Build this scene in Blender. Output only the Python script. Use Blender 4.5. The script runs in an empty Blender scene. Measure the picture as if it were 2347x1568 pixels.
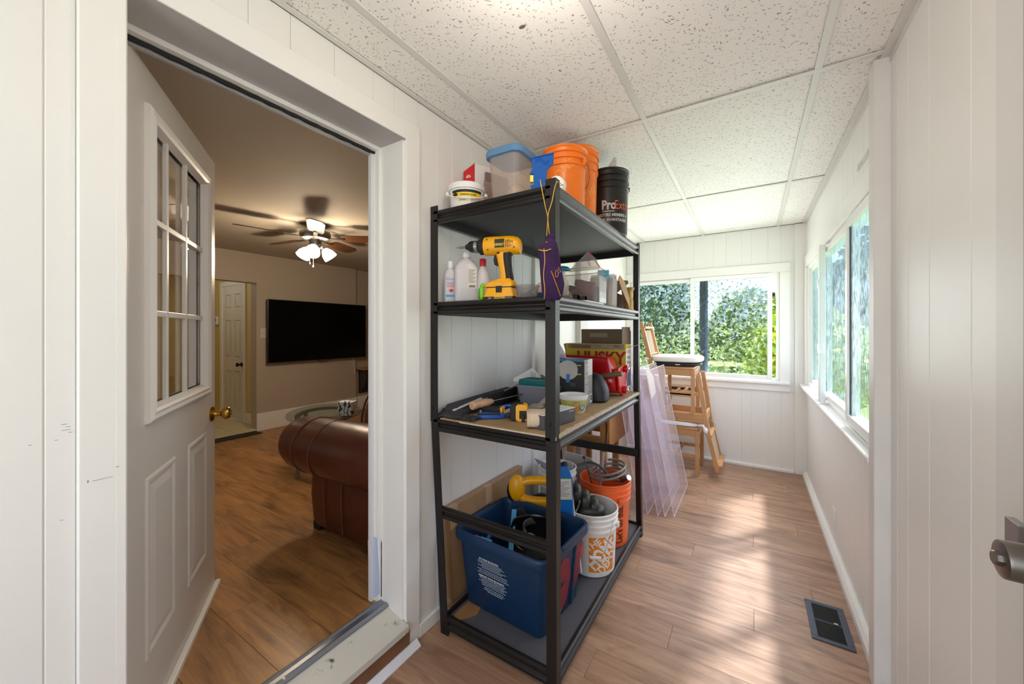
import bpy, bmesh, math, random
from mathutils import Vector, Matrix, Euler
random.seed(7)
PI = math.pi
C = bpy.context.scene.collection
SC = bpy.context.scene

# ---------------------------------------------------------------- camera, world, sun, area lights, exposure
cam_d = bpy.data.cameras.new('camera'); cam = bpy.data.objects.new('camera', cam_d); C.objects.link(cam)
cam_d.sensor_width = 36.0; cam_d.lens = 36.0 * 870.0 / 2347.0
cam_d.shift_y = -24.0 / 2347.0; cam_d.clip_start = 0.02; cam_d.clip_end = 300
cam.location = (0, 0, 1.29)
cam.rotation_euler = (PI / 2, 0, math.atan2(548.5, 870.0))
SC.camera = cam
SC.view_settings.view_transform = 'Standard'; SC.view_settings.look = 'None'
SC.view_settings.exposure = 0.08; SC.view_settings.gamma = 1.0; SC.view_settings.use_curve_mapping = False
SC.cycles.max_bounces = 10; SC.cycles.diffuse_bounces = 6; SC.cycles.transmission_bounces = 8
SC.cycles.transparent_max_bounces = 16; SC.cycles.glossy_bounces = 4
SC.cycles.sample_clamp_indirect = 6.0; SC.cycles.use_denoising = True
try: SC.cycles.denoiser = 'OPENIMAGEDENOISE'
except Exception: pass

world = bpy.data.worlds.new('world'); SC.world = world; world.use_nodes = True
wn = world.node_tree.nodes; wl = world.node_tree.links
sky = wn.new('ShaderNodeTexSky'); sky.sky_type = 'NISHITA'; sky.sun_disc = False
sky.sun_elevation = math.radians(58); sky.sun_rotation = math.radians(38); sky.air_density = 1.0; sky.dust_density = 1.5
bg = wn['Background']; bg.inputs[1].default_value = 0.42
wl.new(sky.outputs[0], bg.inputs[0])

def light(name, kind, loc, energy, color=(1, 1, 1), size=0.1, size_y=None, direction=None, spread=None):
    d = bpy.data.lights.new(name, kind); o = bpy.data.objects.new(name, d); C.objects.link(o)
    d.energy = energy; d.color = color; o.location = loc
    if kind == 'AREA':
        d.size = size
        if size_y: d.shape = 'RECTANGLE'; d.size_y = size_y
        if spread: d.spread = spread
    elif kind == 'SUN': d.angle = size
    else: d.shadow_soft_size = size
    if direction: o.rotation_euler = Vector(direction).to_track_quat('-Z', 'Y').to_euler()
    return o

light('sun', 'SUN', (3, 6, 8), 30.0, (1.0, 0.95, 0.88), math.radians(4), direction=(-0.36, -0.45, -1))
# added fill light behind the camera, brightens the near end of the porch
light('porch_fill_light', 'AREA', (-0.30, -1.22, 1.35), 18.5, (0.95, 0.975, 1.0), 1.2, 1.6, (0.0, 1, 0.02))
# daylight pouring in through the two windows
light('back_window_daylight', 'AREA', (-0.45, 4.24, 1.36), 10.0, (0.95, 0.98, 1.0), 1.2, 0.9, (0, -1, -0.02))
light('right_window_daylight', 'AREA', (0.36, 3.1, 1.36), 11.0, (0.93, 0.97, 1.0), 2.0, 0.9, (-1, 0, -0.02))
light('hall_light', 'POINT', (-5.7, 1.55, 2.05), 4.5, (1.0, .93, .80), .06)
light('living_room_fill', 'AREA', (-3.2, -0.9, 1.3), 5.0, (1.0, 0.95, 0.88), 2.4, 1.1, (0, 1, 0))  # added fill in front of a windowless wall, brightens the living room

# ---------------------------------------------------------------- materials
def lin(c): return c / 12.92 if c <= 0.04045 else ((c + 0.055) / 1.055) ** 2.4
def rgb(h, k=1.0):
    h = h.lstrip('#'); return tuple(lin(int(h[i:i + 2], 16) / 255) * k for i in (0, 2, 4)) + (1.0,)
MATS = {}
def mat(name, col='#cccccc', rough=0.5, metal=0.0, var=0.0, vscale=8.0, bump=0.0, bscale=60.0, trans=0.0, ior=1.45, emit=None, estr=0.0, coat=0.0, spec=None, alpha=None, sss=0.0):
    if name in MATS: return MATS[name]
    m = bpy.data.materials.new(name); m.use_nodes = True; MATS[name] = m
    n = m.node_tree.nodes; l = m.node_tree.links; b = n['Principled BSDF']
    c = rgb(col) if isinstance(col, str) else tuple(col) + (1.0,)
    b.inputs['Base Color'].default_value = c; b.inputs['Roughness'].default_value = rough; b.inputs['Metallic'].default_value = metal
    if trans: b.inputs['Transmission Weight'].default_value = trans; b.inputs['IOR'].default_value = ior
    if coat: b.inputs['Coat Weight'].default_value = coat
    if spec is not None: b.inputs['Specular IOR Level'].default_value = spec
    if emit: b.inputs['Emission Color'].default_value = rgb(emit); b.inputs['Emission Strength'].default_value = estr
    if alpha is not None: b.inputs['Alpha'].default_value = alpha
    tc = None
    if var or bump: tc = n.new('ShaderNodeTexCoord')
    if var:
        t = n.new('ShaderNodeTexNoise'); t.inputs['Scale'].default_value = vscale; t.inputs['Detail'].default_value = 5
        l.new(tc.outputs['Object'], t.inputs['Vector'])
        r = n.new('ShaderNodeMix'); r.data_type = 'RGBA'
        r.inputs[6].default_value = tuple(x * (1 - var) for x in c[:3]) + (1,)
        r.inputs[7].default_value = tuple(min(1, x * (1 + var * 0.5)) for x in c[:3]) + (1,)
        mr = n.new('ShaderNodeMapRange'); mr.inputs[1].default_value = 0.3; mr.inputs[2].default_value = 0.7
        l.new(t.outputs[0], mr.inputs[0]); l.new(mr.outputs[0], r.inputs[0]); l.new(r.outputs[2], b.inputs['Base Color'])
    if bump:
        t2 = n.new('ShaderNodeTexNoise'); t2.inputs['Scale'].default_value = bscale; t2.inputs['Detail'].default_value = 3
        l.new(tc.outputs['Object'], t2.inputs['Vector'])
        bp = n.new('ShaderNodeBump'); bp.inputs['Strength'].default_value = bump; bp.inputs['Distance'].default_value = 0.01
        l.new(t2.outputs[0], bp.inputs['Height']); l.new(bp.outputs[0], b.inputs['Normal'])
    return m

def clear_plastic(name, col='#ffffff', rough=0.15, clear=0.6, tint=None, milky=0.15):
    if name in MATS: return MATS[name]
    m = bpy.data.materials.new(name); m.use_nodes = True; MATS[name] = m
    n = m.node_tree.nodes; l = m.node_tree.links; b = n['Principled BSDF']
    b.inputs['Base Color'].default_value = rgb(col); b.inputs['Roughness'].default_value = rough
    tr = n.new('ShaderNodeBsdfTransparent'); tr.inputs[0].default_value = rgb(tint or col)
    mx = n.new('ShaderNodeMixShader'); mx.inputs[0].default_value = 1 - clear
    l.new(tr.outputs[0], mx.inputs[1]); l.new(b.outputs[0], mx.inputs[2]); l.new(mx.outputs[0], n['Material Output'].inputs[0])
    return m

def textured_glass(name, cell, vz, k, clear, tint):
    m = bpy.data.materials.new(name); m.use_nodes = True
    n = m.node_tree.nodes; l = m.node_tree.links; n.remove(n['Principled BSDF'])
    tc = n.new('ShaderNodeTexCoord'); mp = n.new('ShaderNodeMapping'); mp.inputs['Scale'].default_value = (1, 1, vz)
    l.new(tc.outputs['Object'], mp.inputs[0])
    vo = n.new('ShaderNodeTexVoronoi'); vo.inputs['Scale'].default_value = cell; l.new(mp.outputs[0], vo.inputs['Vector'])
    sub = n.new('ShaderNodeVectorMath'); sub.operation = 'SUBTRACT'; sub.inputs[1].default_value = (.5, .5, .5)
    l.new(vo.outputs['Color'], sub.inputs[0])
    sc = n.new('ShaderNodeVectorMath'); sc.operation = 'SCALE'; sc.inputs['Scale'].default_value = k; l.new(sub.outputs[0], sc.inputs[0])
    ge = n.new('ShaderNodeNewGeometry'); ad = n.new('ShaderNodeVectorMath'); ad.operation = 'ADD'
    l.new(ge.outputs['Normal'], ad.inputs[0]); l.new(sc.outputs[0], ad.inputs[1])
    no = n.new('ShaderNodeVectorMath'); no.operation = 'NORMALIZE'; l.new(ad.outputs[0], no.inputs[0])
    g = n.new('ShaderNodeBsdfGlass'); g.inputs['Roughness'].default_value = 0.025; g.inputs['IOR'].default_value = 1.45
    g.inputs[0].default_value = rgb(tint); l.new(no.outputs[0], g.inputs['Normal'])
    tr = n.new('ShaderNodeBsdfTransparent'); tr.inputs[0].default_value = rgb(tint)
    mx = n.new('ShaderNodeMixShader'); mx.inputs[0].default_value = 1 - clear
    l.new(tr.outputs[0], mx.inputs[1]); l.new(g.outputs[0], mx.inputs[2]); l.new(mx.outputs[0], n['Material Output'].inputs[0])
    MATS[name] = m; return m

def plank_mat(name, dark, mid, light_, rough=0.38):
    m = bpy.data.materials.new(name); m.use_nodes = True; MATS[name] = m
    n = m.node_tree.nodes; l = m.node_tree.links; b = n['Principled BSDF']; b.inputs['Roughness'].default_value = rough
    tc = n.new('ShaderNodeTexCoord'); oi = n.new('ShaderNodeObjectInfo')
    mu = n.new('ShaderNodeMath'); mu.operation = 'MULTIPLY'; mu.inputs[1].default_value = 37.0; l.new(oi.outputs['Random'], mu.inputs[0])
    cb = n.new('ShaderNodeCombineXYZ'); l.new(mu.outputs[0], cb.inputs[0]); l.new(mu.outputs[0], cb.inputs[1]); l.new(mu.outputs[0], cb.inputs[2])
    ad = n.new('ShaderNodeVectorMath'); l.new(tc.outputs['Object'], ad.inputs[0]); l.new(cb.outputs[0], ad.inputs[1])
    mp = n.new('ShaderNodeMapping'); mp.inputs['Scale'].default_value = (1.6, 14, 14); l.new(ad.outputs[0], mp.inputs[0])
    t = n.new('ShaderNodeTexNoise'); t.inputs['Scale'].default_value = 1.3; t.inputs['Detail'].default_value = 8; t.inputs['Roughness'].default_value = .65; t.inputs['Distortion'].default_value = 1.2
    l.new(mp.outputs[0], t.inputs['Vector'])
    mp2 = n.new('ShaderNodeMapping'); mp2.inputs['Scale'].default_value = (6, 150, 150); l.new(ad.outputs[0], mp2.inputs[0])
    t2 = n.new('ShaderNodeTexNoise'); t2.inputs['Scale'].default_value = 1; t2.inputs['Detail'].default_value = 3; l.new(mp2.outputs[0], t2.inputs['Vector'])
    cr = n.new('ShaderNodeValToRGB'); e = cr.color_ramp.elements
    e[0].position = .3; e[0].color = rgb(dark); e[1].position = .72; e[1].color = rgb(light_)
    x = e.new(.5); x.color = rgb(mid)
    l.new(t.outputs[0], cr.inputs[0])
    # smoky knots
    t3 = n.new('ShaderNodeTexNoise'); t3.inputs['Scale'].default_value = 3.4; t3.inputs['Detail'].default_value = 4; t3.inputs['Distortion'].default_value = .8
    mp3 = n.new('ShaderNodeMapping'); mp3.inputs['Scale'].default_value = (1, 2.6, 1); l.new(ad.outputs[0], mp3.inputs[0]); l.new(mp3.outputs[0], t3.inputs['Vector'])
    mr = n.new('ShaderNodeMapRange'); mr.inputs[1].default_value = .56; mr.inputs[2].default_value = .74; mr.inputs[3].default_value = 1.0; mr.inputs[4].default_value = .55
    l.new(t3.outputs[0], mr.inputs[0])
    mr2 = n.new('ShaderNodeMapRange'); mr2.inputs[1].default_value = .3; mr2.inputs[2].default_value = .7; mr2.inputs[3].default_value = .90; mr2.inputs[4].default_value = 1.05
    l.new(t2.outputs[0], mr2.inputs[0])
    m1 = n.new('ShaderNodeMath'); m1.operation = 'MULTIPLY'; l.new(mr.outputs[0], m1.inputs[0]); l.new(mr2.outputs[0], m1.inputs[1])
    mr3 = n.new('ShaderNodeMapRange'); mr3.inputs[3].default_value = .86; mr3.inputs[4].default_value = 1.1; l.new(oi.outputs['Random'], mr3.inputs[0])
    m2 = n.new('ShaderNodeMath'); m2.operation = 'MULTIPLY'; l.new(m1.outputs[0], m2.inputs[0]); l.new(mr3.outputs[0], m2.inputs[1])
    vs = n.new('ShaderNodeVectorMath'); vs.operation = 'SCALE'; l.new(cr.outputs[0], vs.inputs[0]); l.new(m2.outputs[0], vs.inputs['Scale'])
    l.new(vs.outputs[0], b.inputs['Base Color'])
    bp = n.new('ShaderNodeBump'); bp.inputs['Strength'].default_value = .12; bp.inputs['Distance'].default_value = .002
    l.new(t2.outputs[0], bp.inputs['Height']); l.new(bp.outputs[0], b.inputs['Normal'])
    return m

def tile_mat():
    m = bpy.data.materials.new('acoustic_tile'); m.use_nodes = True
    n = m.node_tree.nodes; l = m.node_tree.links; b = n['Principled BSDF']; b.inputs['Roughness'].default_value = .9; b.inputs['Specular IOR Level'].default_value = .1
    tc = n.new('ShaderNodeTexCoord')
    w = n.new('ShaderNodeTexNoise'); w.inputs['Scale'].default_value = 6; l.new(tc.outputs['Object'], w.inputs['Vector'])
    wa = n.new('ShaderNodeVectorMath'); wa.operation = 'MULTIPLY_ADD'; wa.inputs[1].default_value = (.12, .12, 0); l.new(w.outputs[1], wa.inputs[0]); l.new(tc.outputs['Object'], wa.inputs[2])
    col = None
    for i, (sx, sy, th, dens) in enumerate([(36, 84, .10, .34), (84, 38, .09, .30), (150, 150, .12, .14)]):
        mp = n.new('ShaderNodeMapping'); mp.inputs['Scale'].default_value = (sx, sy, 1); mp.inputs['Rotation'].default_value = (0, 0, .35 + i); l.new(wa.outputs[0], mp.inputs[0])
        v = n.new('ShaderNodeTexVoronoi'); v.voronoi_dimensions = '2D'; v.inputs['Scale'].default_value = 1.0; l.new(mp.outputs[0], v.inputs['Vector'])
        a = n.new('ShaderNodeMapRange'); a.inputs[1].default_value = th; a.inputs[2].default_value = th + .07; a.inputs[3].default_value = 1; a.inputs[4].default_value = 0; l.new(v.outputs['Distance'], a.inputs[0])
        sp = n.new('ShaderNodeSeparateXYZ'); l.new(v.outputs['Color'], sp.inputs[0])
        g = n.new('ShaderNodeMath'); g.operation = 'LESS_THAN'; g.inputs[1].default_value = dens; l.new(sp.outputs[0], g.inputs[0])
        mm = n.new('ShaderNodeMath'); mm.operation = 'MULTIPLY'; l.new(a.outputs[0], mm.inputs[0]); l.new(g.outputs[0], mm.inputs[1])
        if col is None: col = mm
        else:
            q = n.new('ShaderNodeMath'); q.operation = 'MAXIMUM'; l.new(col.outputs[0], q.inputs[0]); l.new(mm.outputs[0], q.inputs[1]); col = q
    mx = n.new('ShaderNodeMix'); mx.data_type = 'RGBA'; mx.inputs[6].default_value = rgb('#f4f1ec'); mx.inputs[7].default_value = rgb('#a0978c')
    l.new(col.outputs[0], mx.inputs[0]); l.new(mx.outputs[2], b.inputs['Base Color'])
    MATS['acoustic_tile'] = m; return m

W_PANEL = mat('white_panel_paint', '#eceae7', .42, var=.025, vscale=2, bump=.04, bscale=220)
W_TRIM = mat('white_trim_paint', '#efedea', .35, var=.02, vscale=3, bump=.03, bscale=150)
W_GREY = mat('pale_grey_paint', '#d9d8d6', .5, var=.04, vscale=4)  # slightly greyer white, for the ceiling slab and the jamb joint
W_PLAIN = mat('white_plain_panel', '#eeebe5', .4)
DOOR_P = mat('door_paint', '#dedad4', .38, var=.03, vscale=3)
VINYL = mat('white_vinyl', '#f1f1ef', .3)
GRID_P = mat('grid_paint', '#dcdad5', .4)
TILE = tile_mat()
GL_BACK = textured_glass('textured_window_glass', 42, 1.0, .62, .26, '#e6ecf2')
GL_RIGHT = textured_glass('rain_window_glass', 75, .4, .34, .62, '#dbe5ee')
FLOOR1 = plank_mat('porch_laminate', '#8a6750', '#a8826a', '#bd9a7c')
FLOOR2 = plank_mat('living_room_laminate', '#77512f', '#a67648', '#bf8f56')
BLACK_METAL = mat('black_powder_coat', '#1d1a19', .38, metal=.2, bump=.05, bscale=400)
DECK = mat('dark_grey_board', '#3a3a3c', .5, var=.08, vscale=10)
DECK_LOW = mat('slate_grey_board', '#55545a', .5, var=.08, vscale=10)
TAUPE = mat('taupe_wall_paint', '#b3a797', .6, bump=.08, bscale=180)
CREAM = mat('beige_ceiling_paint', '#b0a595', .75, bump=.15, bscale=130)
YELLOW_WALL = mat('yellow_wall_paint', '#d9c687', .6)
CARD = mat('cardboard', '#a9845f', .8, var=.12, vscale=12, bump=.05, bscale=90)
CARD_D = mat('brown_cardboard', '#84705a', .8, var=.12, vscale=10)
ORANGE = mat('orange_bucket_plastic', '#f47a16', .35, coat=.2, var=.05)
ORANGE_D = mat('orange_red_bucket_plastic', '#ef6a33', .35, coat=.2, var=.05)
BLACKP = mat('black_plastic', '#1a1a1b', .35)
BLACKM = mat('matte_black_rubber', '#161616', .65)
WHITEP = mat('white_plastic', '#e9e8e6', .4)
YELLOWP = mat('yellow_tool_plastic', '#f0a80c', .38, var=.06, vscale=30)
REDP = mat('red_plastic', '#c00d16', .25, coat=.3)
BLUEP = mat('blue_plastic', '#0b4f9c', .6, spec=.2)
STEEL = mat('brushed_steel', '#b9b7b4', .3, metal=1.0)
BRASS = mat('brass', '#c7a24e', .18, metal=1.0)
NICKEL = mat('brushed_nickel', '#8c8782', .32, metal=1.0)
PINE = mat('pine_wood', '#bb8352', .5, var=.15, vscale=14)
PAPER = mat('white_paper', '#e6e4e2', .7)
INK = mat('black_ink', '#1c1c1c', .6)
GREY_INK = mat('grey_ink', '#77777b', .6)
WHITE_INK = mat('white_ink', '#e9e9ea', .6)
RED_INK = mat('red_ink', '#c8202a', .6)
ORANGE_INK = mat('orange_ink', '#f08a1c', .6)

# ---------------------------------------------------------------- mesh builder
class MB:
    def __init__(self): self.v = []; self.f = []; self.sm = []
    def _add(self, vs, fs, smooth=False, M=None):
        b = len(self.v)
        for p in vs:
            p = Vector(p)
            if M is not None: p = M @ p
            self.v.append(tuple(p))
        for f in fs: self.f.append(tuple(i + b for i in f)); self.sm.append(smooth)
        return self
    def box(self, x0, x1, y0, y1, z0, z1, M=None):
        vs = [(x0, y0, z0), (x1, y0, z0), (x1, y1, z0), (x0, y1, z0), (x0, y0, z1), (x1, y0, z1), (x1, y1, z1), (x0, y1, z1)]
        return self._add(vs, [(0, 3, 2, 1), (4, 5, 6, 7), (0, 1, 5, 4), (1, 2, 6, 5), (2, 3, 7, 6), (3, 0, 4, 7)], False, M)
    def cbox(self, c, s, M=None):
        return self.box(c[0] - s[0] / 2, c[0] + s[0] / 2, c[1] - s[1] / 2, c[1] + s[1] / 2, c[2] - s[2] / 2, c[2] + s[2] / 2, M)
    def bar(self, a, b, w, t, up=(0, 0, 1)):
        a = Vector(a); b = Vector(b); d = b - a; L = d.length; z = d.normalized(); u = Vector(up)
        if abs(z.dot(u)) > .98: u = Vector((0, 1, 0))
        x = u.cross(z).normalized(); y = z.cross(x)
        M = Matrix.Translation(a) @ Matrix((x, y, z)).transposed().to_4x4()
        return self.box(-w / 2, w / 2, -t / 2, t / 2, 0, L, M)
    def tube(self, pts, r, n=8, closed=False, cap=True):
        P = [Vector(p) for p in pts]; N = len(P); R = r if isinstance(r, (list, tuple)) else [r] * N
        vs = []; prev = None
        for i in range(N):
            if closed: d = P[(i + 1) % N] - P[i - 1]
            else: d = P[min(i + 1, N - 1)] - P[max(i - 1, 0)]
            d.normalize()
            if prev is None:
                u = Vector((0, 0, 1)) if abs(d.z) < .9 else Vector((1, 0, 0)); x = u.cross(d).normalized()
            else: x = (prev - d * prev.dot(d)).normalized()
            prev = x; y = d.cross(x)
            for k in range(n):
                a = 2 * PI * k / n; vs.append(P[i] + (x * math.cos(a) + y * math.sin(a)) * R[i])
        fs = []
        for i in range(N if closed else N - 1):
            j = (i + 1) % N
            for k in range(n): fs.append((i * n + k, i * n + (k + 1) % n, j * n + (k + 1) % n, j * n + k))
        self._add(vs, fs, True)
        if cap and not closed:
            self.f.append(tuple(len(self.v) - len(vs) + k for k in reversed(range(n)))); self.sm.append(False)
            self.f.append(tuple(len(self.v) - n + k for k in range(n))); self.sm.append(False)
        return self
    def lathe(self, prof, n=28, M=None, c=(0, 0, 0)):
        vs = []; fs = []; m = len(prof)
        for r, z in prof:
            for k in range(n):
                a = 2 * PI * k / n; vs.append((c[0] + r * math.cos(a), c[1] + r * math.sin(a), c[2] + z))
        for i in range(m - 1):
            for k in range(n): fs.append((i * n + k, i * n + (k + 1) % n, (i + 1) * n + (k + 1) % n, (i + 1) * n + k))
        if prof[0][0] > 1e-5: fs.append(tuple(reversed(range(n))))
        if prof[-1][0] > 1e-5: fs.append(tuple((m - 1) * n + k for k in range(n)))
        return self._add(vs, fs, True, M)
    def prism(self, poly, t, M=None):
        n = len(poly); vs = [(x, y, 0) for x, y in poly] + [(x, y, t) for x, y in poly]
        fs = [tuple(reversed(range(n))), tuple(range(n, 2 * n))] + [(i, (i + 1) % n, n + (i + 1) % n, n + i) for i in range(n)]
        return self._add(vs, fs, False, M)
    def ell(self, c, r, nu=20, nv=12, e=1.0, M=None):
        def sp(x): return math.copysign(abs(x) ** e, x)
        vs = []; fs = []
        for i in range(nv + 1):
            ph = -PI / 2 + PI * i / nv
            for k in range(nu):
                a = 2 * PI * k / nu
                vs.append((c[0] + r[0] * sp(math.cos(ph)) * sp(math.cos(a)), c[1] + r[1] * sp(math.cos(ph)) * sp(math.sin(a)), c[2] + r[2] * sp(math.sin(ph))))
        for i in range(nv):
            for k in range(nu): fs.append((i * nu + k, i * nu + (k + 1) % nu, (i + 1) * nu + (k + 1) % nu, (i + 1) * nu + k))
        return self._add(vs, fs, True, M)
    def loft(self, rings, cap0=True, cap1=True, M=None, smooth=True):
        n = len(rings[0]); vs = [p for r in rings for p in r]; fs = []
        for i in range(len(rings) - 1):
            for k in range(n): fs.append((i * n + k, i * n + (k + 1) % n, (i + 1) * n + (k + 1) % n, (i + 1) * n + k))
        if cap0: fs.append(tuple(reversed(range(n))))
        if cap1: fs.append(tuple((len(rings) - 1) * n + k for k in range(n)))
        return self._add(vs, fs, smooth, M)
    def grid(self, fn, nu, nv, M=None):
        vs = [fn(i / nu, j / nv) for j in range(nv + 1) for i in range(nu + 1)]
        fs = [(j * (nu + 1) + i, j * (nu + 1) + i + 1, (j + 1) * (nu + 1) + i + 1, (j + 1) * (nu + 1) + i) for j in range(nv) for i in range(nu)]
        return self._add(vs, fs, True, M)
    def build(self, name, m, parent=None, bev=0.0, sharp=35, solid=0.0, sub=0, seg=2):
        me = bpy.data.meshes.new(name); me.from_pydata(self.v, [], self.f)
        if isinstance(m, (list, tuple)):
            for q in m: me.materials.append(q)
        else: me.materials.append(m)
        me.polygons.foreach_set('use_smooth', self.sm); me.update()
        if any(self.sm) and sharp: me.set_sharp_from_angle(angle=math.radians(sharp))
        o = bpy.data.objects.new(name, me); C.objects.link(o)
        if parent is not None: o.parent = parent
        if sub:
            s = o.modifiers.new('sub', 'SUBSURF'); s.levels = sub; s.render_levels = sub
        if solid:
            s = o.modifiers.new('solid', 'SOLIDIFY'); s.thickness = solid; s.offset = 0
        if bev:
            s = o.modifiers.new('bevel', 'BEVEL'); s.width = bev; s.segments = seg; s.limit_method = 'ANGLE'; s.angle_limit = math.radians(40)
        return o

def rr(w, d, r, z, n=5, cx=0, cy=0):
    pts = []
    for (sx, sy, a0) in ((1, 1, 0), (-1, 1, 90), (-1, -1, 180), (1, -1, 270)):
        for k in range(n + 1):
            a = math.radians(a0 + 90 * k / n)
            pts.append((cx + sx * (w / 2 - r) + r * math.cos(a), cy + sy * (d / 2 - r) + r * math.sin(a), z))
    return pts

def thing(name, label, cat, loc=(0, 0, 0), rot=0, group=None, kind=None):
    o = bpy.data.objects.new(name, None); C.objects.link(o); o.location = loc
    o.rotation_euler = (0, 0, rot) if not isinstance(rot, (tuple, list)) else rot
    o['label'] = label; o['category'] = cat; o.empty_display_size = .05
    if group: o['group'] = group
    if kind: o['kind'] = kind
    return o
def tag(o, label, cat, group=None, kind=None, loc=None, rot=None):
    o['label'] = label; o['category'] = cat
    if group: o['group'] = group
    if kind: o['kind'] = kind
    if loc: o.location = loc
    if rot is not None: o.rotation_euler = rot if isinstance(rot, (tuple, list)) else (0, 0, rot)
    return o
def struct(name, label, cat, loc=(0, 0, 0), rot=0): return thing(name, label, cat, loc, rot, kind='structure')
def dup(o, loc, rot=None, label=None):
    r = o.copy(); C.objects.link(r); r.location = loc
    if rot is not None: r.rotation_euler = rot if isinstance(rot, (tuple, list)) else (0, 0, rot)
    if label: r['label'] = label
    for ch in list(o.children):
        c = ch.copy(); C.objects.link(c); c.parent = r
        for g in ch.children: d = g.copy(); C.objects.link(d); d.parent = c
    return r
def lettering(s, size, m, parent, M=None, bend=None, bold=0.0, align='CENTER', name='lettering', sx=1.0, lift=.0006):
    cu = bpy.data.curves.new('t', 'FONT'); cu.body = s; cu.size = size; cu.align_x = align; cu.align_y = 'CENTER'; cu.offset = bold * size
    cu.resolution_u = 2
    to = bpy.data.objects.new('t', cu); C.objects.link(to)
    bpy.context.view_layer.update()
    me = bpy.data.meshes.new_from_object(to.evaluated_get(bpy.context.evaluated_depsgraph_get()))
    bpy.data.objects.remove(to); bpy.data.curves.remove(cu)
    bm = bmesh.new(); bm.from_mesh(me)
    if bend: 
        ed = [e for e in bm.edges if e.calc_length() > size * .4]
        if ed: bmesh.ops.subdivide_edges(bm, edges=ed, cuts=2)
    for v in bm.verts:
        x, y = v.co.x * sx, v.co.y
        if bend:
            phi0, z0, rf, tilt = bend
            if tilt: x, y = x * math.cos(tilt) - y * math.sin(tilt), x * math.sin(tilt) + y * math.cos(tilt)
            r = rf(z0 + y) + lift; a = phi0 + x / r
            v.co = Vector((r * math.cos(a), r * math.sin(a), z0 + y))
        else: v.co = Vector((x, y, 0))
        if M is not None: v.co = M @ v.co
    bm.to_mesh(me); bm.free(); me.materials.clear(); me.materials.append(m); me.name = name
    o = bpy.data.objects.new(name, me); C.objects.link(o); o.parent = parent
    return o
def face_M(origin, right, up):
    r = Vector(right).normalized(); u = Vector(up).normalized(); n = r.cross(u)
    return Matrix.Translation(Vector(origin)) @ Matrix((r, u, n)).transposed().to_4x4()

# ---------------------------------------------------------------- porch shell
XL, XR, YB, YF, HC, HL = -1.19, 0.415, 4.3, -1.3, 2.262, 2.176
ZL = 0.15                                     # living-room floor level

def board(parent, axis, pos, a0, a1, z0, z1, m=W_PANEL, t=.007, g=.0016, nm='panel_board', side=1):
    b = MB(); c = (a0 + a1) / 2; w = (a1 - a0 - g) / 2
    if axis == 'x': b.box(0, t * side, -w, w, z0, z1); loc = (pos, c, 0)
    else: b.box(-w, w, 0, t * side, z0, z1); loc = (c, pos, 0)
    if side < 0: b.f = [tuple(reversed(f)) for f in b.f]
    o = b.build(nm, m, parent, bev=.0012, seg=1); o.location = loc
    return o
def random_grooves(a, b, seq):
    out = [a]; k = 0
    while out[-1] < b - .03:
        out.append(min(b, out[-1] + seq[k % len(seq)])); k += 1
    if out[-1] < b: out[-1] = b
    return out
SEQ = [.10, .151, .224, .173, .107, .156, .10, .205]

# left wall: house wall between porch and living room
wl_ = struct('wall_left', 'white grooved panel wall beside the shelving rack and the open doorway', 'wall')
b = MB()
b.box(-1.355, XL - .0028, YF, .262, 0, HC + .1)
b.box(-1.355, XL - .0028, 1.062, YB + .1, 0, HC + .1)
b.box(-1.355, XL - .0028, .262, 1.062, 2.066, HC + .1)
b.box(-1.355, XL - .02, .262, 1.062, -.05, .10)
b.build('wall_core', W_PANEL, wl_)
cuts = [YF, -1.1, -.88, -.71, -.6, -.44, -.33, -.12, .02, .142, .185]
for a0, a1 in zip(cuts, cuts[1:]): board(wl_, 'x', XL - .007, a0, a1, 0, HC, g=.0026)
cuts = [1.143, 1.256, 1.356, 1.507, 1.731, 1.904, 2.011, 2.135]
for a0, a1 in zip(cuts, cuts[1:]): board(wl_, 'x', XL - .007, a0, a1, 0, HC, g=.0026)
board(wl_, 'x', XL - .007, 2.165, 2.84, 0, HC, W_PLAIN)
cuts = [3.0, 3.08, 3.2, 3.31, 3.5, 3.62, 3.74, 3.9, 4.0, 4.17, 4.3]
for a0, a1 in zip(cuts, cuts[1:]): board(wl_, 'x', XL - .007, a0, a1, 0, HC, g=.0026)
cuts = [.185, .25, .40, .505, .62, .765, .92, 1.02, 1.143]
for a0, a1 in zip(cuts, cuts[1:]): board(wl_, 'x', XL - .007, a0, a1, 2.13, HC)
o = tag(MB().box(XL - .005, XL + .022, 2.13, 2.172, 0, HC).build('trim_1', W_TRIM, bev=.004), 'narrow vertical joint strip on the left wall behind the rack', 'trim', kind='structure')
o = tag(MB().box(XL - .005, XL + .045, 2.84, 3.0, 0, HC).build('trim_2', mat('greyish_trim', '#cfccc7', .5), bev=.003), 'broad grey-white upright trim on the left wall beyond the rack', 'trim', kind='structure')
# baseboard bits on left wall
o = tag(MB().box(XL, XL + .012, 1.143, 2.13, 0, .055).build('baseboard_left', W_TRIM, bev=.003), 'low white baseboard at the foot of the left wall under the rack', 'baseboard', kind='structure')

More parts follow.
